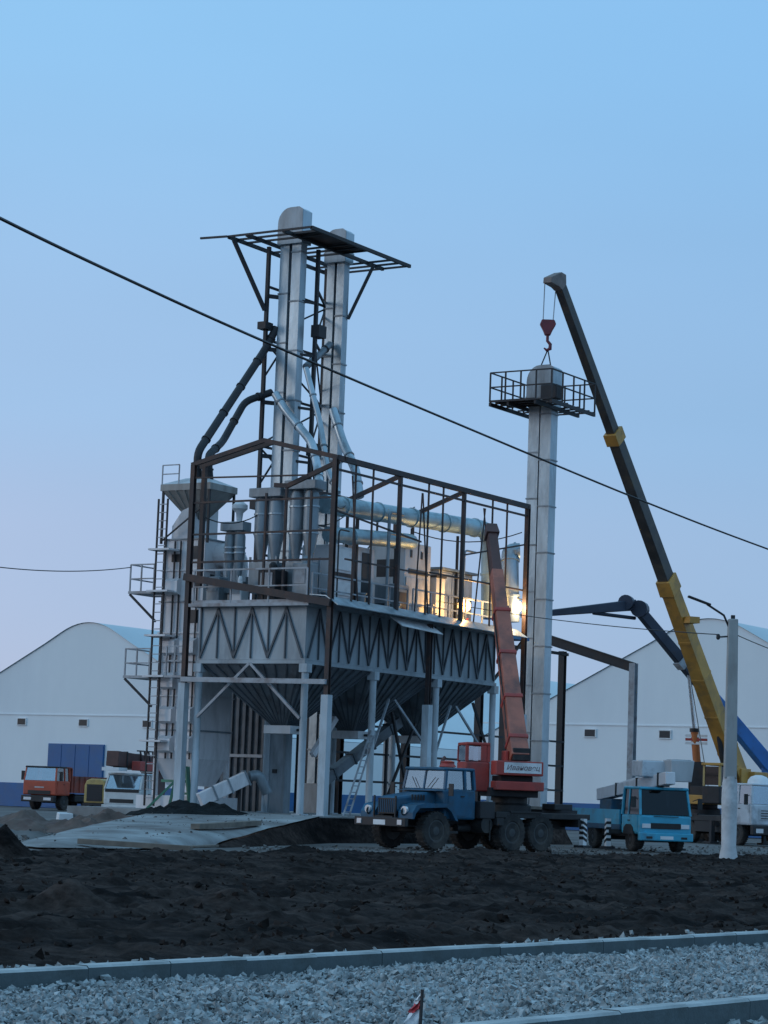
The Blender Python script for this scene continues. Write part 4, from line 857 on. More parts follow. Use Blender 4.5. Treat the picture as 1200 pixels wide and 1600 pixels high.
# bonnet: tapered, lower at the nose
b = MB(); b.add([(1.08, -.46, 1.18), (-.55, -.62, 1.15), (-.55, .62, 1.15), (1.08, .46, 1.18), (1.08, -.42, 1.68), (-.55, -.6, 1.90), (-.55, .6, 1.90), (1.08, .42, 1.68)], [(0,1,2,3),(4,7,6,5),(0,4,5,1),(1,5,6,2),(2,6,7,3),(3,7,4,0)])
bo = b.build('bonnet', 'ublue', ur, bevel=.09)
gr = MB().box((1.06, -.42, 1.12), (1.12, .42, 1.62)).build('grille', 'black', ur)
for i in range(9): y = -.36+i*.09; MB().box((1.11, y-.012, 1.16), (1.14, y+.012, 1.58)).build('grille_bar', 'ublue', gr)
MB().box((-.5, -.9, 1.9), (-.2, .9, 1.92)).build('cowl', 'ublue', ur)
for s_ in (-1, 1):
    pr = [(-.95, .95), (-.72, 1.35), (-.45, 1.5), (.55, 1.5), (.95, 1.42), (1.12, 1.18), (1.12, .98), (1.04, .98), (.98, 1.15), (.8, 1.33), (-.42, 1.38), (-.62, 1.25), (-.85, .95)]
    MB().prism(pr, (0, s_*.55 if s_ < 0 else .55, 0), (1, 0, 0), (0, 0, 1), (0, s_*.68, 0)).build('fender', 'ublue', ur, smooth=25)
    MB().lathe((1.13, s_*.82, 1.2), [(.05, -.02), (.13, 0)], 14, 'y').build('headlight_back', 'black', ur)
    hlm = MB(); hlm.tube([(1.08, s_*.86, 1.25), (1.17, s_*.86, 1.25)], .13, 14); hlm.build('headlight', 'lamp', ur, smooth=40)
    MB().box((-1.0, s_*1.13-.02, .55), (-.55, s_*1.13+.05, .62)).build('step', 'black', ur)
MB().box((1.28, -1.2, .72), (1.42, 1.2, 1.0)).build('bumper', 'dark', ur, bevel=.02); MB().box((1.425, -.28, .76), (1.435, .28, .92)).build('number_plate', 'wht', ur)
for s_ in (-1, 1): MB().box((1.42, s_*.95-.1, .78), (1.45, s_*.95+.1, .94)).build('bumper_lamp', 'lamp', ur)
cab(ur, -.5, -1.95, 2.05, 1.0, 1.98, 2.62, .10, 'ublue', split=True, bev=.07)
MB().beam((-.45, 1.2, 2.0), (-.4, 1.3, 2.0), .03).build('mirror_arm', 'black', ur); MB().box((-.45, 1.28, 1.75), (-.41, 1.48, 2.15)).build('mirror', 'black', ur)
MB().beam((-.45, -1.2, 2.0), (-.4, -1.3, 2.0), .03).build('mirror_arm', 'black', ur); MB().box((-.45, -1.48, 1.75), (-.41, -1.28, 2.15)).build('mirror', 'black', ur)
MB().lathe((-1.3, .3, 2.68), [(.16, 0), (.3, .03), (.22, .14), (.24, .2), (.1, .24)], 12).build('roof_fan', 'red', ur, smooth=40)
MB().tube([(-2.4, .55, .85), (-2.4, 1.12, .85)], .27, 16).build('fuel_tank', 'black', ur, smooth=40)
MB().box((-2.75, -1.15, 1.05), (-2.05, 1.15, 1.62)).build('tool_locker', 'dark', ur, bevel=.03)
MB().box((-7.4, -1.2, 1.1), (-2.75, 1.2, 1.3)).build('crane_deck', 'black', ur, bevel=.02)
MB().box((-7.4, -.6, 1.3), (-5.6, .6, 1.42)).build('deck_plate', 'dark', ur)
for x in (-2.9, -6.9):
    MB().box((x-.16, -1.25, .85), (x+.16, 1.25, 1.1)).build('outrigger_beam', 'black', ur)
for s_ in (-1, 1): MB().box((-4.9, s_*1.05-.25, 1.28), (-3.4, s_*1.05+.2, 1.33)).build('mudguard', 'black', ur)
hazard_post(ur, -7.0, 1.25, .25, 1.15)

tx = -4.6                                                   # crane superstructure slewed so the boom rises away beyond the truck
MB().lathe((tx, 0, 1.3), [(.75, 0), (.75, .22), (.62, .3), (.62, .5)], 24).build('turntable', 'black', ur, smooth=40)
def ul(w_): d = w_-org; return V((d.dot(hx), d.dot(hl_), w_.z))     # world -> truck coordinates
tip = ul(atY(768, 832, 86.0)); piv = ul(atY(808, 1166, 80.7)); bd = (tip-piv).normalized()
hdr = V((bd.x, bd.y, 0)).normalized(); sdv = V((-hdr.y, hdr.x, 0))
TC = V((tx, 0, 0))
def tbox(name, mt, a, b_, par=None, bev=.03):               # box in turret axes: x along the boom's heading, y to its left
    m_ = MB(); (x0, y0, z0), (x1, y1, z1) = a, b_
    vs = [TC+hdr*x+sdv*y+V((0, 0, z)) for z in (z0, z1) for x, y in ((x0, y0), (x1, y0), (x1, y1), (x0, y1))]
    m_.add(vs, [(0,3,2,1),(4,5,6,7),(0,1,5,4),(1,2,6,5),(2,3,7,6),(3,0,4,7)]); return m_.build(name, mt, par or ur, bevel=bev)
tbox('slewing_frame', 'dark', (-.9, -.8, 1.8), (.9, .85, 2.1))
cw = tbox('counterweight', 'red', (-1.35, -.85, 2.52), (-.5, .78, 3.0)); tbox('lettered_panel', 'wht', (-1.37, -.78, 2.6), (-1.345, .5, 2.95), cw, 0)
tbox('lower_weight', 'red', (-1.3, -.9, 2.02), (-.4, .75, 2.32)); tbox('winch_housing', 'dark', (-.9, -.6, 2.3), (.6, .5, 2.52))
for s_ in (-.33, .33): tbox('boom_bracket', 'red', (-.75, s_-.06-.05, 2.1), (-.1, s_+.06-.05, 3.35))
oc = tbox('operator_cab', 'red', (-.35, .78, 1.95), (1.2, 1.62, 2.95), bev=.05)
tbox('cab_roof', 'red', (-.35, .78, 3.5), (1.15, 1.62, 3.6))
for x, y in ((-.3, .83), (-.3, 1.57), (1.12, .83), (1.12, 1.57)): tbox('cab_pillar', 'red', (x-.05, y-.05, 2.95), (x+.05, y+.05, 3.5), bev=0)
tbox('cab_rear_wall', 'red', (-.34, .9, 2.95), (-.30, 1.1, 3.5), bev=0); tbox('cab_window', 'glass', (-.33, 1.1, 3.0), (-.31, 1.52, 3.46), bev=0)
tbox('cab_window', 'glass', (-.2, 1.58, 3.0), (1.05, 1.6, 3.48), bev=0); tbox('cab_window', 'glass', (1.12, .9, 3.0), (1.14, 1.5, 3.48), bev=0)
L_ = (tip-piv).length
def bm(name, f0, f1, w0, h0, w1, h1, mt, par=None):
    return MB().beam(piv+bd*L_*f0, piv+bd*L_*f1, w0, h0, (0, 0, 1), w1, h1).build(name, mt, par or ur, bevel=.03)
bs = bm('boom_base', -.06, .62, .62, .72, .50, .58, 'boomred')
for f_ in (.02, .2, .4, .6): bm('boom_collar', f_-.008, f_+.008, .68-.16*f_, .78-.2*f_, .68-.16*f_, .78-.2*f_, 'red', bs)
bm('boom_extension', .60, .80, .44, .5, .42, .48, 'boomred'); bm('boom_tip', .79, 1.0, .36, .42, .34, .4, 'brown'); bm('boom_head', .98, 1.03, .5, .55, .4, .4, 'brown')
MB().tube([TC+hdr*.7+V((0, 0, 2.2)), piv+bd*L_*.33], .11, 12).build('lift_cylinder', 'dark', ur)
tbox('hook_guide', 'black', (-1.1, -.45, 3.02), (-.75, .15, 3.45))
tm = bpy.data.curves.new('panel_lettering', 'FONT'); tm.body = 'Ивановец'; tm.size = .24; tm.extrude = .002; tm.shear = .25; tm.align_x = 'CENTER'; tm.align_y = 'CENTER'
tmp = bpy.data.objects.new('tmp_text', tm); COL.objects.link(tmp); bpy.context.view_layer.update()
tme = bpy.data.meshes.new_from_object(tmp.evaluated_get(bpy.context.evaluated_depsgraph_get())); bpy.data.objects.remove(tmp)
to = bpy.data.objects.new('panel_lettering', tme); COL.objects.link(to); to.parent = cw; tme.materials.clear(); tme.materials.append(M['letter'])
pc = TC+hdr*-1.376+sdv*-.14+V((0, 0, 2.77)); mm = Matrix((-sdv, V((0, 0, 1)), -hdr)).transposed().to_4x4(); mm.translation = pc; to.matrix_local = mm

MB().tube([piv+bd*L_*f_+sdv*.30-hdr*.1 for f_ in (.02, .2, .4, .6)], .028, 6).build('hydraulic_hose', 'black', ur)
for f_ in (.1, .3, .5): bm('boom_plate', f_-.02, f_+.02, .635-.16*f_, .3, .635-.16*f_, .3, 'brown', bs)
for s_ in (-1, 1):
    for i in range(5): MB().box((.0+i*.13, s_*.61-.02, 1.58), (.07+i*.13, s_*.61+.0, 1.76)).build('bonnet_louvre', 'black', ur)
    MB().beam((-.46, s_*.25, 2.0), (-.52, s_*.55, 2.35), .018).build('wiper', 'black', ur); MB().beam((1.2, s_*.5, 1.0), (1.2, s_*.5, 1.7), .05).build('brush_bar', 'dark', ur)
    MB().box((-2.55, s_*1.13-.015, .35), (-2.52, s_*1.13+.015+.0, 1.0)).build('mud_flap', 'black', ur)
MB().tube(bent([(-2.15, -.85, 1.0), (-2.15, -.85, 2.9), (-2.3, -.85, 3.05)], .1), .06, 10).build('exhaust_stack', 'brown', ur, smooth=40)
for x in (-1.5, -3.0): MB().tube([(x, .55, .72), (x-.6, .55, .72)], .13, 12).build('air_tank', 'black', ur, smooth=40)
MB().tube([V((-2.9+.18*math.cos(k*.7), .7+.18*math.sin(k*.7), 1.4+k*.008)) for k in range(30)], .025, 6).build('rope_coil', 'rope', ur)
MB().box((-6.6, .5, 1.42), (-5.7, 1.1, 1.62)).build('tool_box', 'dark', ur, bevel=.02); MB().beam((-7.2, -.9, 1.45), (-5.4, -.9, 1.45), .18, .12).build('timber_pad', 'wood', ur)
# ---- blue aerial-platform truck facing the camera
HB = math.atan2(-.955, .30)
bt = thing('aerial_platform_truck', 'bright blue cab-over truck with white folded lift boom and bucket over the cab', 'lift truck', (10.55, 89.2, 0), HB)
for x in (0, -3.6):
    for s_ in (-1, 1): wheel(bt, x, s_*.88, .42, .28, s_)
MB().box((-5.6, -.38, .5), (.7, .38, .75)).build('chassis_frame', 'black', bt)
for x in (0, -3.6): MB().tube([(x, -.8, .42), (x, .8, .42)], .08, 8).build('axle', 'black', bt)
cab(bt, .95, -.75, 2.12, .62, 1.35, 2.32, .22, 'cyan', 'glassd', bev=.09)
for s_ in (-1, 1):
    MB().box((.955, s_*.78-.17, .86), (.985, s_*.78+.17, 1.02)).build('headlight', 'lamp', bt, bevel=.01)
    MB().prism([(-.5, .62), (-.42, .86), (-.2, .98), (.2, .98), (.42, .86), (.5, .62)], (0, s_*1.065, 0), (1, 0, 0), (0, 0, 1), (0, s_*.03, 0)).build('wheel_arch', 'black', bt)
    MB().beam((.9, s_*1.1, 1.9), (1.05, s_*1.32, 2.0), .03).build('mirror_arm', 'black', bt); MB().box((1.0, s_*1.34-.09, 1.6), (1.05, s_*1.34+.09, 2.0)).build('mirror', 'black', bt)
MB().box((.955, -.6, .84), (.975, .6, 1.05)).build('grille', 'black', bt); MB().box((.85, -1.08, .40), (1.08, 1.08, .70)).build('bumper', 'cyan', bt, bevel=.04)
MB().box((1.08, -.26, .46), (1.09, .26, .58)).build('number_plate', 'wht', bt)
for s_ in (-.7, .7): MB().box((1.075, s_-.12, .48), (1.09, s_+.12, .56)).build('fog_lamp', 'black', bt)
MB().beam((.975, -.5, 1.30), (.985, .5, 1.29), .02, .025).build('wiper', 'black', bt)
MB().box((-5.6, -1.05, .75), (-.9, 1.05, .95)).build('deck', 'ublue', bt, bevel=.02)
for y in (-1.02, 1.02): MB().box((-5.6, y-.03, .95), (-.95, y+.03, 1.5)).build('side_board', 'cyan', bt)
MB().box((-4.2, -.5, .95), (-3.0, .5, 1.9)).build('turntable', 'ublue', bt, bevel=.05)
b1 = MB().beam((-4.4, -.35, 2.05), (1.4, -.05, 2.72), .42, .46).build('lower_boom', 'whitem', bt, bevel=.03)
MB().beam((-4.3, .25, 2.3), (.3, .3, 2.9), .3, .34).build('upper_boom', 'whitem', bt, bevel=.03)
for f_ in (.3, .6, .9): p = V((-4.4, -.35, 2.05)).lerp(V((1.4, -.05, 2.72)), f_); MB().beam(p-V((.05, 0, 0)), p+V((.05, 0, 0)), .48, .52).build('boom_collar', 'dark', b1)
bk = MB().box((-.6, -.75, 2.75), (.4, .2, 3.35)).build('bucket', 'gcab', bt, bevel=.04); MB().box((-.5, -.65, 3.3), (.3, .1, 3.36)).build('bucket_opening', 'vent', bk)
bk2 = MB().frustum((.35, .2), (1.0, 1.0), (.3, .12), (1.05, 1.08), 2.6, 3.4).build('bucket', 'offw', bt, bevel=.03); MB().box((.35, .25, 3.38), (1.0, .95, 3.42)).build('bucket_rim', 'galv2', bk2)
MB().tube([(-2.8, -.2, 1.7), (-.9, -.2, 2.35)], .07, 8).build('lift_cylinder', 'chrome', bt)
hazard_post(bt, -.95, -1.5, .12, 1.15); hazard_post(bt, -.95, 1.4, .12, 1.1); MB().box((-1.05, -1.5, .6), (-.85, 1.4, .75)).build('outrigger_beam', 'black', bt)

# ---- yellow truck crane with grey cab
HY = math.atan2(-.90, .42)
yo = V((18.3, 113.6, 0)); yc = thing('truck_crane', 'yellow truck crane with pale grey cab and long raised telescopic boom', 'truck crane', yo, HY)
for x in (0, -4.1, -5.45):
    for s_ in (-1, 1): wheel(yc, x, s_*1.0, .54, .34, s_)
MB().box((-8.2, -.45, .7), (1.1, .45, 1.05)).build('chassis_frame', 'black', yc)
for x in (0, -4.1, -5.45): MB().tube([(x, -.9, .54), (x, .9, .54)], .1, 8).build('axle', 'black', yc)
cab(yc, 1.3, -.55, 2.45, .95, 1.95, 2.85, .12, 'gcab', 'glass', bev=.08)
MB().box((1.2, -1.22, .5), (1.45, 1.22, .95)).build('bumper', 'dark', yc, bevel=.04); MB().box((1.455, -.3, .72), (1.465, .3, .84)).build('number_plate', 'wht', yc)
gr = MB().box((1.305, -.8, 1.2), (1.325, .8, 1.75)).build('grille', 'gcab', yc)
for i in range(4): MB().box((1.32, -.7, 1.26+i*.12), (1.335, .7, 1.30+i*.12)).build('grille_slot', 'dark', gr)
for s_ in (-1, 1):
    MB().box((1.455, s_*.85-.2, .6), (1.47, s_*.85+.2, .8)).build('headlight', 'lamp', yc); MB().box((1.1, s_*1.42-.1, 1.9), (1.15, s_*1.42+.1, 2.4)).build('mirror', 'black', yc); MB().beam((1.1, s_*1.2, 2.35), (1.12, s_*1.4, 2.3), .03).build('mirror_arm', 'black', yc)
MB().lathe((.2, -.1, 2.9), [(.55, 0), (.52, .18), (.38, .34), (.15, .42)], 16).build('roof_cowl', 'wht', yc, smooth=60)
MB().box((-8.4, -1.22, 1.05), (-.8, 1.22, 1.35)).build('crane_deck', 'black', yc, bevel=.03)
for s_ in (-1, 1):
    MB().box((-3.6, s_*1.0-.22, .55), (-1.0, s_*1.0+.22, 1.05)).build('side_locker', 'black', yc); MB().box((-6.3, s_*1.05-.22, 1.34), (-3.3, s_*1.05+.2, 1.4)).build('mudguard', 'dark', yc)
for x in (-1.6, -7.6):
    MB().box((x-.16, -1.5, .85), (x+.16, 1.5, 1.05)).build('outrigger_beam', 'dark', yc)
    for s_ in (-1, 1): MB().box((x-.1, s_*1.5-.1, .1), (x+.1, s_*1.5+.1, 1.1)).build('outrigger_leg', 'dark', yc); MB().box((x-.25, s_*1.5-.25, 0), (x+.25, s_*1.5+.25, .1)).build('outrigger_pad', 'dark', yc)
yx = V((math.cos(HY), math.sin(HY), 0)); yl = V((-yx.y, yx.x, 0))
def yul(w_): d = w_-yo; return V((d.dot(yx), d.dot(yl), w_.z))
MB().lathe((-4.8, 0, 1.35), [(.9, 0), (.9, .25), (.75, .35), (.75, .5)], 24).build('turntable', 'dark', yc, smooth=40)
tcw = yo+yx*-4.8                                            # turret centre in the world
tipw = atY(873, 441, Wd(*T).y-.1); pivw = atY(1152, 1212, tcw.y+.3)
tip = yul(tipw); piv = yul(pivw); bd = (tip-piv).normalized(); hdr = V((bd.x, bd.y, 0)).normalized(); sdv = V((-hdr.y, hdr.x, 0)); TC = V((-4.8, 0, 0)); L_ = (tip-piv).length
pp = piv-TC; pa, pb = pp.dot(hdr), pp.dot(sdv)
tbox('slewing_frame', 'yel', (min(pa-.5, -1.2), -.7, 1.85), (1.2, .7, 2.3), yc); 
for s_ in (-.42, .42): tbox('boom_bracket', 'yel', (pa-.55, pb+s_-.07, 2.0), (pa+.5, pb+s_+.07, piv.z+.35), yc)
ob = tbox('counterweight', 'yel', (pa-1.8, pb-.8, 2.95), (pa-.3, pb+.8, 3.55), yc)
tbox('counterweight_end', 'red', (pa-2.3, pb-.75, 3.0), (pa-1.82, pb+.75, 3.5), yc)
for k in (-.35, .45): tbox('lifting_eye', 'vent', (pa-1.05+k-.12, pb+.795, 3.12), (pa-1.05+k+.12, pb+.81, 3.38), ob, 0)
oc = tbox('operator_cab', 'dark', (-.2, .8, 1.9), (1.6, 1.75, 2.75), yc, .05); tbox('cab_roof', 'yel', (-.3, .75, 3.75), (1.65, 1.8, 3.88), yc)
for x, y in ((-.15, .85), (-.15, 1.7), (.7, 1.7), (1.5, .85), (1.5, 1.7)): tbox('cab_pillar', 'lyel', (x-.05, y-.05, 2.75), (x+.05, y+.05, 3.75), yc, 0)
for a, b_ in (((-.1, 1.68, 2.8), (.65, 1.7, 3.7)), ((.75, 1.68, 2.8), (1.45, 1.7, 3.7)), ((1.5, .9, 2.8), (1.52, 1.65, 3.7)), ((-.17, .9, 2.8), (-.15, 1.65, 3.7))): tbox('cab_window', 'glassd', a, b_, yc, 0)
tbox('winch_drum', 'dark', (-1.0, -.5, 2.3), (.4, .5, 2.75), yc)
fy = (1212-905)/(1212-441); fm = (1212-665)/(1212-441)
bs = bm('boom_base', -.02, fy+.02, .78, .92, .62, .76, 'yel', yc)
for f_ in (.06, .14, .22, .3, fy): bm('boom_collar', f_-.003, f_+.003, .80-.4*f_*.9, .95-.4*f_*.9, .80-.4*f_*.9, .95-.4*f_*.9, 'yel', bs)
bm('boom_collar', fy, fy+.03, .78, .92, .74, .88, 'yel', bs); MB().box(piv+bd*L_*(fy-.06)+sdv*-.35+V((.3, 0, -.15)), piv+bd*L_*(fy-.06)+sdv*.35+V((.75, .2, .15))).build('rope_guide', 'yel', bs)
bm('boom_extension', fy+.02, fm+.01, .56, .70, .50, .62, 'olive', yc); bm('boom_collar', fm-.01, fm+.012, .66, .82, .66, .82, 'yel', yc)
bm('boom_tip', fm+.01, 1.0, .42, .54, .38, .48, 'olive', yc)
hd = MB().prism([(.98, -.22), (.95, .04), (.1, .42), (-.28, .38), (-.32, -.05), (.0, -.38), (.3, -.28)], tip+sdv*-.22+bd*.0, -bd.cross(sdv).cross(sdv)*0+hdr, (0, 0, 1), sdv*.44).build('boom_head', 'headm', yc, bevel=.03)
MB().tube([tip+hdr*-.2+V((0, 0, .45)), piv+bd*L_*fm+V((0, 0, .62)), piv+bd*L_*fy+V((.2, 0, .8)), TC+hdr*-.6+V((0, 0, 2.7))], .022, 6).build('hoist_rope', 'rope', yc)
MB().tube([piv+hdr*.9+V((0, 0, -1.2)), piv+bd*L_*.13], .13, 12).build('lift_cylinder', 'dark', yc)
# hook block
hc = atY(856, 512, Wd(*T).y)
hb = wthing('hook_block', 'dark red crane hook block hanging from two ropes above the elevator column', 'crane hook', hc)
MB().prism([(-.28, .3), (.28, .3), (.36, .1), (.2, -.2), (.12, -.4), (-.12, -.4), (-.2, -.2), (-.36, .1)], hc+V((0, -.16, .05)), (1, 0, 0), (0, 0, 1), (0, .32, 0)).build('block', 'hook', hb, bevel=.04)
MB().tube([hc+V(p) for p in ((0, 0, -.35), (0, 0, -.6), (.13, 0, -.75), (.12, 0, -.95), (-.03, 0, -1.02), (-.15, 0, -.92))], [.07, .07, .08, .09, .07, .03], 10).build('hook', 'hook', hb, smooth=50)
for s_ in (-.22, .22): MB().tube([hc+V((s_, 0, .2)), V((hc.x+.06+s_*1.15, hc.y, tipw.z-.05))], .024, 6).build('rope', 'rope', hb)
sl = wthing('lifting_sling', 'forked steel sling from the hook to the elevator hood', 'sling', hc+V((0, 0, -1.0)))
for s_ in (-.35, .35): MB().tube([hc+V((.03, 0, -.98)), Wd(T[0]+.02, T[1]+s_, TZ+1.45)], .03, 6).build('sling_leg', 'wire', sl)

# ---- loader truck with jointed navy and blue boom, behind the yellow crane
lo_ = V((20.6, 121.5, 0)); HL = math.atan2(-.3, .954)
lt_ = thing('loader_crane_truck', 'truck loader with blue lower boom and dark jointed arm reaching over the site', 'loader crane', lo_, HL)
lx = V((math.cos(HL), math.sin(HL), 0)); ly_ = V((-lx.y, lx.x, 0))
def lul(w_): d = w_-lo_; return V((d.dot(lx), d.dot(ly_), w_.z))
for x in (3.2, -2.6, -3.9):
    for s_ in (-1, 1): wheel(lt_, x, s_*1.0, .54, .34, s_)
MB().box((-6.8, -.45, .7), (4.2, .45, 1.05)).build('chassis_frame', 'black', lt_); cab(lt_, 4.4, 2.5, 2.45, .95, 1.95, 2.85, .12, 'wcab', 'glassd')
MB().box((-6.9, -1.2, 1.05), (1.6, 1.2, 1.25)).build('load_bed', 'dark', lt_)
p0, p1, p2 = lul(atY(1204, 1200, 120.5)), lul(atY(1000, 955, 117.0)), lul(atY(836, 960, 112.5))
MB().box((p0.x-.4, p0.y-.4, 1.25), (p0.x+.4, p0.y+.4, p0.z+.1)).build('pedestal', 'bluem', lt_, bevel=.04)
MB().beam(p0, p0.lerp(p1, .52), .55, .75, (0, 0, 1), .5, .62).build('lower_boom', 'bluem', lt_, bevel=.04); MB().beam(p0.lerp(p1, .5), p1, .46, .58, (0, 0, 1), .40, .5).build('middle_boom', 'navy', lt_, bevel=.04)
MB().beam(p0.lerp(p1, .66), p0.lerp(p1, .70), .56, .68).build('boom_collar', 'rail', lt_)
pk = p1+V((-.3, 0, .3)); MB().tube([p1+V((0, -.35, .1)), p1+V((0, .35, .1))], .42, 14).build('elbow_joint', 'navy', lt_); MB().tube([pk.lerp(p2, .08)+V((0, -.3, .15)), pk.lerp(p2, .08)+V((0, .3, .15))], .38, 14).build('elbow_joint', 'navy', lt_)
MB().beam(pk, p2, .36, .55, (0, 0, 1), .24, .26).build('outer_boom', 'navy', lt_, bevel=.04); MB().beam(p2, p2+(p2-pk).normalized()*.9, .18, .2).build('boom_tip', 'rail', lt_)
MB().tube([p1+V((-.25, 0, -.35)), pk.lerp(p2, .42)+V((0, 0, -.2))], .09, 10).build('arm_cylinder', 'navy', lt_)
c0, c1, c2 = lul(atY(1089, 1192, 118.6)), lul(atY(1085, 1140, 118.4)), lul(atY(1076, 1050, 118.2)); 
MB().box((c0.x-.35, c0.y-.35, 1.25), (c0.x+.35, c0.y+.35, c0.z+.05)).build('cylinder_foot', 'dark', lt_)
MB().tube([c0, c1], .2, 14).build('cylinder_barrel', 'orange', lt_, smooth=40); MB().tube([c1, c2], .09, 12).build('cylinder_rod', 'chrome', lt_, smooth=40); MB().tube([c1-V((0, 0, .12)), c1+V((0, 0, .06))], .24, 14).build('gland_ring', 'black', lt_)
for k in range(3): z = c0.lerp(c1, .55).z+k*.18; MB().box((c0.x-.55, c0.y-.34, z), (c0.x+.55, c0.y-.28, z+.13)).build('marker_plate', 'wht' if k != 1 else 'red', lt_)

# ---- red tipper truck
HK = math.atan2(-.92, -.39); ko = V((-21.4, 157.5, 0))
kt = thing('tipper_truck', 'red-orange tipper truck with dark roof and rusty ribbed dump body', 'tipper truck', ko, HK)
for x in (0, -3.3, -4.65):
    for s_ in (-1, 1): wheel(kt, x, s_*1.0, .54, .36, s_)
MB().box((-6.4, -.45, .7), (1.1, .45, 1.05)).build('chassis_frame', 'black', kt)
for x in (0, -3.3, -4.65): MB().tube([(x, -.9, .54), (x, .9, .54)], .1, 8).build('axle', 'black', kt)
cab(kt, 1.3, -.55, 2.5, .95, 1.9, 2.78, .14, 'dred', 'glass', roofm='black', bev=.08)
MB().box((1.2, -1.25, .5), (1.5, 1.25, .92)).build('bumper', 'black', kt, bevel=.04)
gr = MB().box((1.305, -.85, 1.0), (1.33, .85, 1.25)).build('grille', 'black', kt); MB().box((1.31, -.35, 1.42), (1.325, .35, 1.5)).build('emblem_strip', 'offw', kt)
for s_ in (-1, 1):
    MB().box((1.505, s_*.75-.28, .62), (1.52, s_*.75+.28, .8)).build('headlight', 'lamp', kt); MB().box((1.0, s_*1.45-.11, 1.9), (1.06, s_*1.45+.11, 2.5)).build('mirror', 'black', kt); MB().beam((1.03, s_*1.2, 2.5), (1.03, s_*1.44, 2.4), .03).build('mirror_arm', 'black', kt)
    MB().box((-2.6, s_*1.0-.25, .55), (-1.3, s_*1.0+.25, 1.0)).build('fuel_tank', 'black', kt, bevel=.08)
tb = MB(); H_ = 1.22
tb.box((-6.3, -H_, 1.15), (-.75, H_, 1.25)); tb.box((-6.3, -H_, 1.25), (-.85, -H_+.08, 2.25)); tb.box((-6.3, H_-.08, 1.25), (-.85, H_, 2.25)); tb.box((-6.3, -H_+.08, 1.25), (-6.22, H_-.08, 2.25)); tb.box((-.85, -H_, 1.25), (-.75, H_, 2.75)); 
db = tb.build('dump_body', 'body', kt)
for i in range(8):
    for s_ in (-1, 1): x = -6.1+i*.72; MB().box((x-.05, s_*(H_+.045)-.04, 1.2), (x+.05, s_*(H_+.045)+.04, 2.25)).build('body_rib', 'body', db)
MB().box((-.75, -H_, 2.75), (-.1, H_, 2.82)).build('cab_guard', 'body', db)

# ---- white truck with brown boom on the cab
HW_ = math.atan2(-.93, -.35); wo = V((-13.0, 127.5, 0))
wt = thing('boom_truck', 'white truck with a rusty brown boom laid over its cab roof', 'boom truck', wo, HW_)
for x in (0, -3.6):
    for s_ in (-1, 1): wheel(wt, x, s_*.9, .46, .3, s_)
MB().box((-6.0, -.4, .55), (.8, .4, .85)).build('chassis_frame', 'black', wt)
cab(wt, 1.0, -.8, 2.2, .7, 1.55, 2.35, .35, 'wcab', 'glass', bev=.1)
MB().box((.9, -1.12, .45), (1.15, 1.12, .72)).build('bumper', 'wcab', wt, bevel=.04); MB().box((1.005, -.7, .82), (1.02, .7, 1.02)).build('grille', 'black', wt); MB().box((1.0, -1.0, 1.38), (1.02, 1.0, 1.54)).build('black_band', 'black', wt)
for s_ in (-1, 1): MB().box((1.155, s_*.8-.18, .5), (1.165, s_*.8+.18, .64)).build('headlight', 'lamp', wt)
MB().box((-6.0, -1.1, .85), (-1.0, 1.1, 1.3)).build('deck', 'wcab', wt)
MB().box((-3.2, -.5, 1.3), (-2.2, .5, 2.5)).build('boom_support', 'brown', wt)
b1 = MB().beam((-4.6, -.2, 2.85), (1.6, -.35, 3.15), .75, .8).build('lower_boom', 'brown', wt, bevel=.03); MB().beam((-4.4, .55, 2.8), (.6, .55, 2.8), .5, .5).build('upper_boom', 'red', wt, bevel=.03)
for f_ in (.1, .35, .6, .85): p = V((-4.6, -.2, 2.85)).lerp(V((1.6, -.35, 3.15)), f_); MB().beam(p-V((.05, 0, 0)), p+V((.05, 0, 0)), .82, .87).build('boom_rib', 'dark', b1)
for i in range(4): MB().beam((-1.6+i*.5, .55, 3.05), (-1.35+i*.5, .55, 3.6), .07).build('rack_bar', 'dark', wt)
MB().beam((-1.9, .55, 3.6), (.5, .55, 3.6), .07).build('rack_bar', 'dark', wt); MB().box((.7, -.9, 2.5), (1.7, .1, 2.68)).build('roof_board', 'wht', wt)

# ---- yellow compressor trailer
cp = thing('compressor_trailer', 'yellow rounded compressor trailer with black grille beside the white truck', 'compressor', V((-14.9, 128.5, 0)), math.atan2(-.95, -.3))
pr = [(-.62, .75), (-.62, 1.7), (-.5, 1.95), (-.25, 2.05), (.25, 2.05), (.5, 1.95), (.62, 1.7), (.62, .75)]
MB().prism(pr, (-2.2, 0, 0), (0, 1, 0), (0, 0, 1), (2.5, 0, 0)).build('hood', 'lyel', cp, bevel=.05, smooth=30)
g = MB().box((.30, -.45, .85), (.33, .45, 1.75)).build('grille', 'vent', cp)
for i in range(6): MB().box((.33, -.44, .95+i*.13), (.35, .44, .98+i*.13)).build('grille_bar', 'dark', g)
MB().box((-2.2, -.55, .55), (.6, .55, .75)).build('chassis', 'dark', cp); MB().beam((.6, 0, .6), (1.9, 0, .45), .1).build('drawbar', 'dark', cp); MB().tube([(1.85, 0, 0), (1.85, 0, .5)], .05, 8).build('jockey_leg', 'dark', cp)
for s_ in (-1, 1): wheel(cp, -1.0, s_*.78, .4, .24, s_)

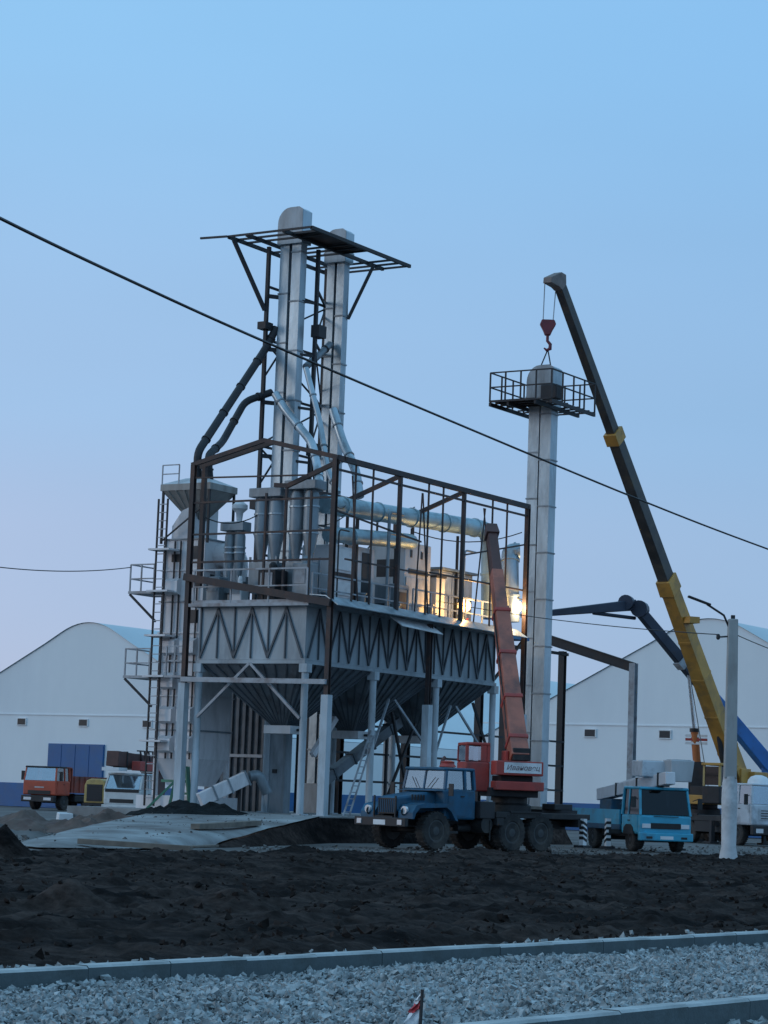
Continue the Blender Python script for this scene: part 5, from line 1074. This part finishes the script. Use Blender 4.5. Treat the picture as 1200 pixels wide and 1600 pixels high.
# ================================================================ pole, wires, stake
pb_ = atZ(1138, 1349, .0); PH = 7.55
pl = wthing('street_light_pole', 'square concrete lamp pole with whitewashed foot at the soil edge', 'lamp post', (pb_.x, pb_.y, -.1))
b = MB(); b.frustum((pb_.x-.19, pb_.y-.17), (pb_.x+.19, pb_.y+.17), (pb_.x-.15, pb_.y-.14), (pb_.x+.15, pb_.y+.14), 2.6, PH); b.build('shaft', 'pole', pl, bevel=.03)
b = MB(); b.lathe((pb_.x, pb_.y, 0), [(.34, -.1), (.30, .12), (.23, .5), (.24, 1.3), (.25, 2.0), (.235, 2.45), (.2, 2.66)], 12); b.build('whitewashed_foot', 'whitew', pl, smooth=50)
top = V((pb_.x, pb_.y, PH)); arm = [top+V((-.12, 0, -.25)), top+V((-.3, -.1, .1)), top+V((-.85, -.2, .42))]
MB().tube(arm, .035, 8).build('lamp_arm', 'dark', pl); MB().beam(arm[-1]+V((.12, 0, -.02)), arm[-1]+V((-.6, -.05, .22)), .16, .07).build('lamp_head', 'dark', pl, bevel=.02)
MB().box(top+V((-.06, -.06, 0)), top+V((.06, .06, .12))).build('top_pin', 'dark', pl); MB().beam(top+V((-.15, 0, -.55)), top+V((-.45, 0, -.58)), .05).build('insulator_bracket', 'dark', pl); MB().lathe(top+V((-.45, 0, -.66)), [(.03, 0), (.06, .04), (.06, .14), (.03, .18)], 10).build('insulator', 'dark', pl)
def wire(label, p, q, sag, r, n=24):
    p, q = V(p), V(q); t = [i/n for i in range(n+1)]
    o = MB().tube([p.lerp(q, k)-V((0, 0, 4*sag*k*(1-k))) for k in t], r, 6).build('overhead_wire', 'wire', off=tuple(p), smooth=60); o.location = p; tag(o, label, 'wire', 'overhead wires'); return o
def wirepx(label, pts, Ds, r):                              # a hanging wire through sighted points
    w_ = [atY(x, y, d) for (x, y), d in zip(pts, Ds)]; c = []
    for i in range(len(w_)-1):
        a, b_ = w_[max(i-1, 0)], w_[min(i+2, len(w_)-1)]
        for k in range(8):
            t = k/8; m0 = (w_[i+1]-a)*.5; m1 = (b_-w_[i])*.5
            c.append(w_[i]*(2*t**3-3*t**2+1)+m0*(t**3-2*t**2+t)+w_[i+1]*(-2*t**3+3*t**2)+m1*(t**3-t**2))
    c.append(w_[-1]); o = MB().tube(c, r, 6).build('overhead_wire', 'wire', off=tuple(w_[0]), smooth=60); o.location = w_[0]; tag(o, label, 'wire', 'overhead wires')
wirepx('thick black wire crossing the whole sky in front of the elevators', [(-330, 170), (0, 341), (200, 437), (405, 530), (700, 656), (1000, 781), (1200, 858), (1500, 965)], [22, 27, 31, 35, 42, 50, 56, 67], .022)
wire('thin wire from the left sky to the dryer platform', atY(-90, 873, 70), Wd(DF-.36, DL+1.25, 10.1), .25, .018)
wire('thin wire from the pole insulator back to the steel frame', top+V((-.45, 0, -.5)), Wd(UR+.1, VL, 10.35), .25, .016)
wire('short wire running on from the pole past the grey cab', top+V((.15, 0, -.5)), atY(1330, 1052, 68), .1, .016)
sb = ks(*st(652, 1612, 0))
p = atZ(655, 1625, 0); sk_ = wthing('marker_stake', 'leaning thin stake with red and white barrier tape in the gravel', 'stake', p)
d = (atY(660, 1546, p.y+.05)-p); MB().tube([p-V((0, 0, .05)), p+d], .012, 8).build('rod', 'black', sk_)
def ribbon(name, mt, f0, f1, w0, w1):
    a, b_ = p+d*f0, p+d*f1; m_ = MB(); n = 6; rows = []
    for i in range(n+1):
        for j in range(5):
            c = a.lerp(b_, i/n); ww = w0+(w1-w0)*i/n; x = -ww*j/4; rows.append(c+V((x, .012+.02*math.sin(j*2.1+i*.8), -.02*j/4+.012*math.sin(j*1.7+i))))
    back = [q+V((0, .004, 0)) for q in rows]; N_ = len(rows)
    m_.v = [tuple(q) for q in rows+back]; m_.f = [(i*5+j, i*5+j+1, (i+1)*5+j+1, (i+1)*5+j) for i in range(n) for j in range(4)]+[(N_+(i+1)*5+j, N_+(i+1)*5+j+1, N_+i*5+j+1, N_+i*5+j) for i in range(n) for j in range(4)]
    return m_.build(name, mt, sk_, smooth=70)
ribbon('tape', 'wht', .76, .96, .055, .015); ribbon('tape', 'tapered', .58, .77, .09, .05); ribbon('tape', 'wht', .05, .59, .21, .075)
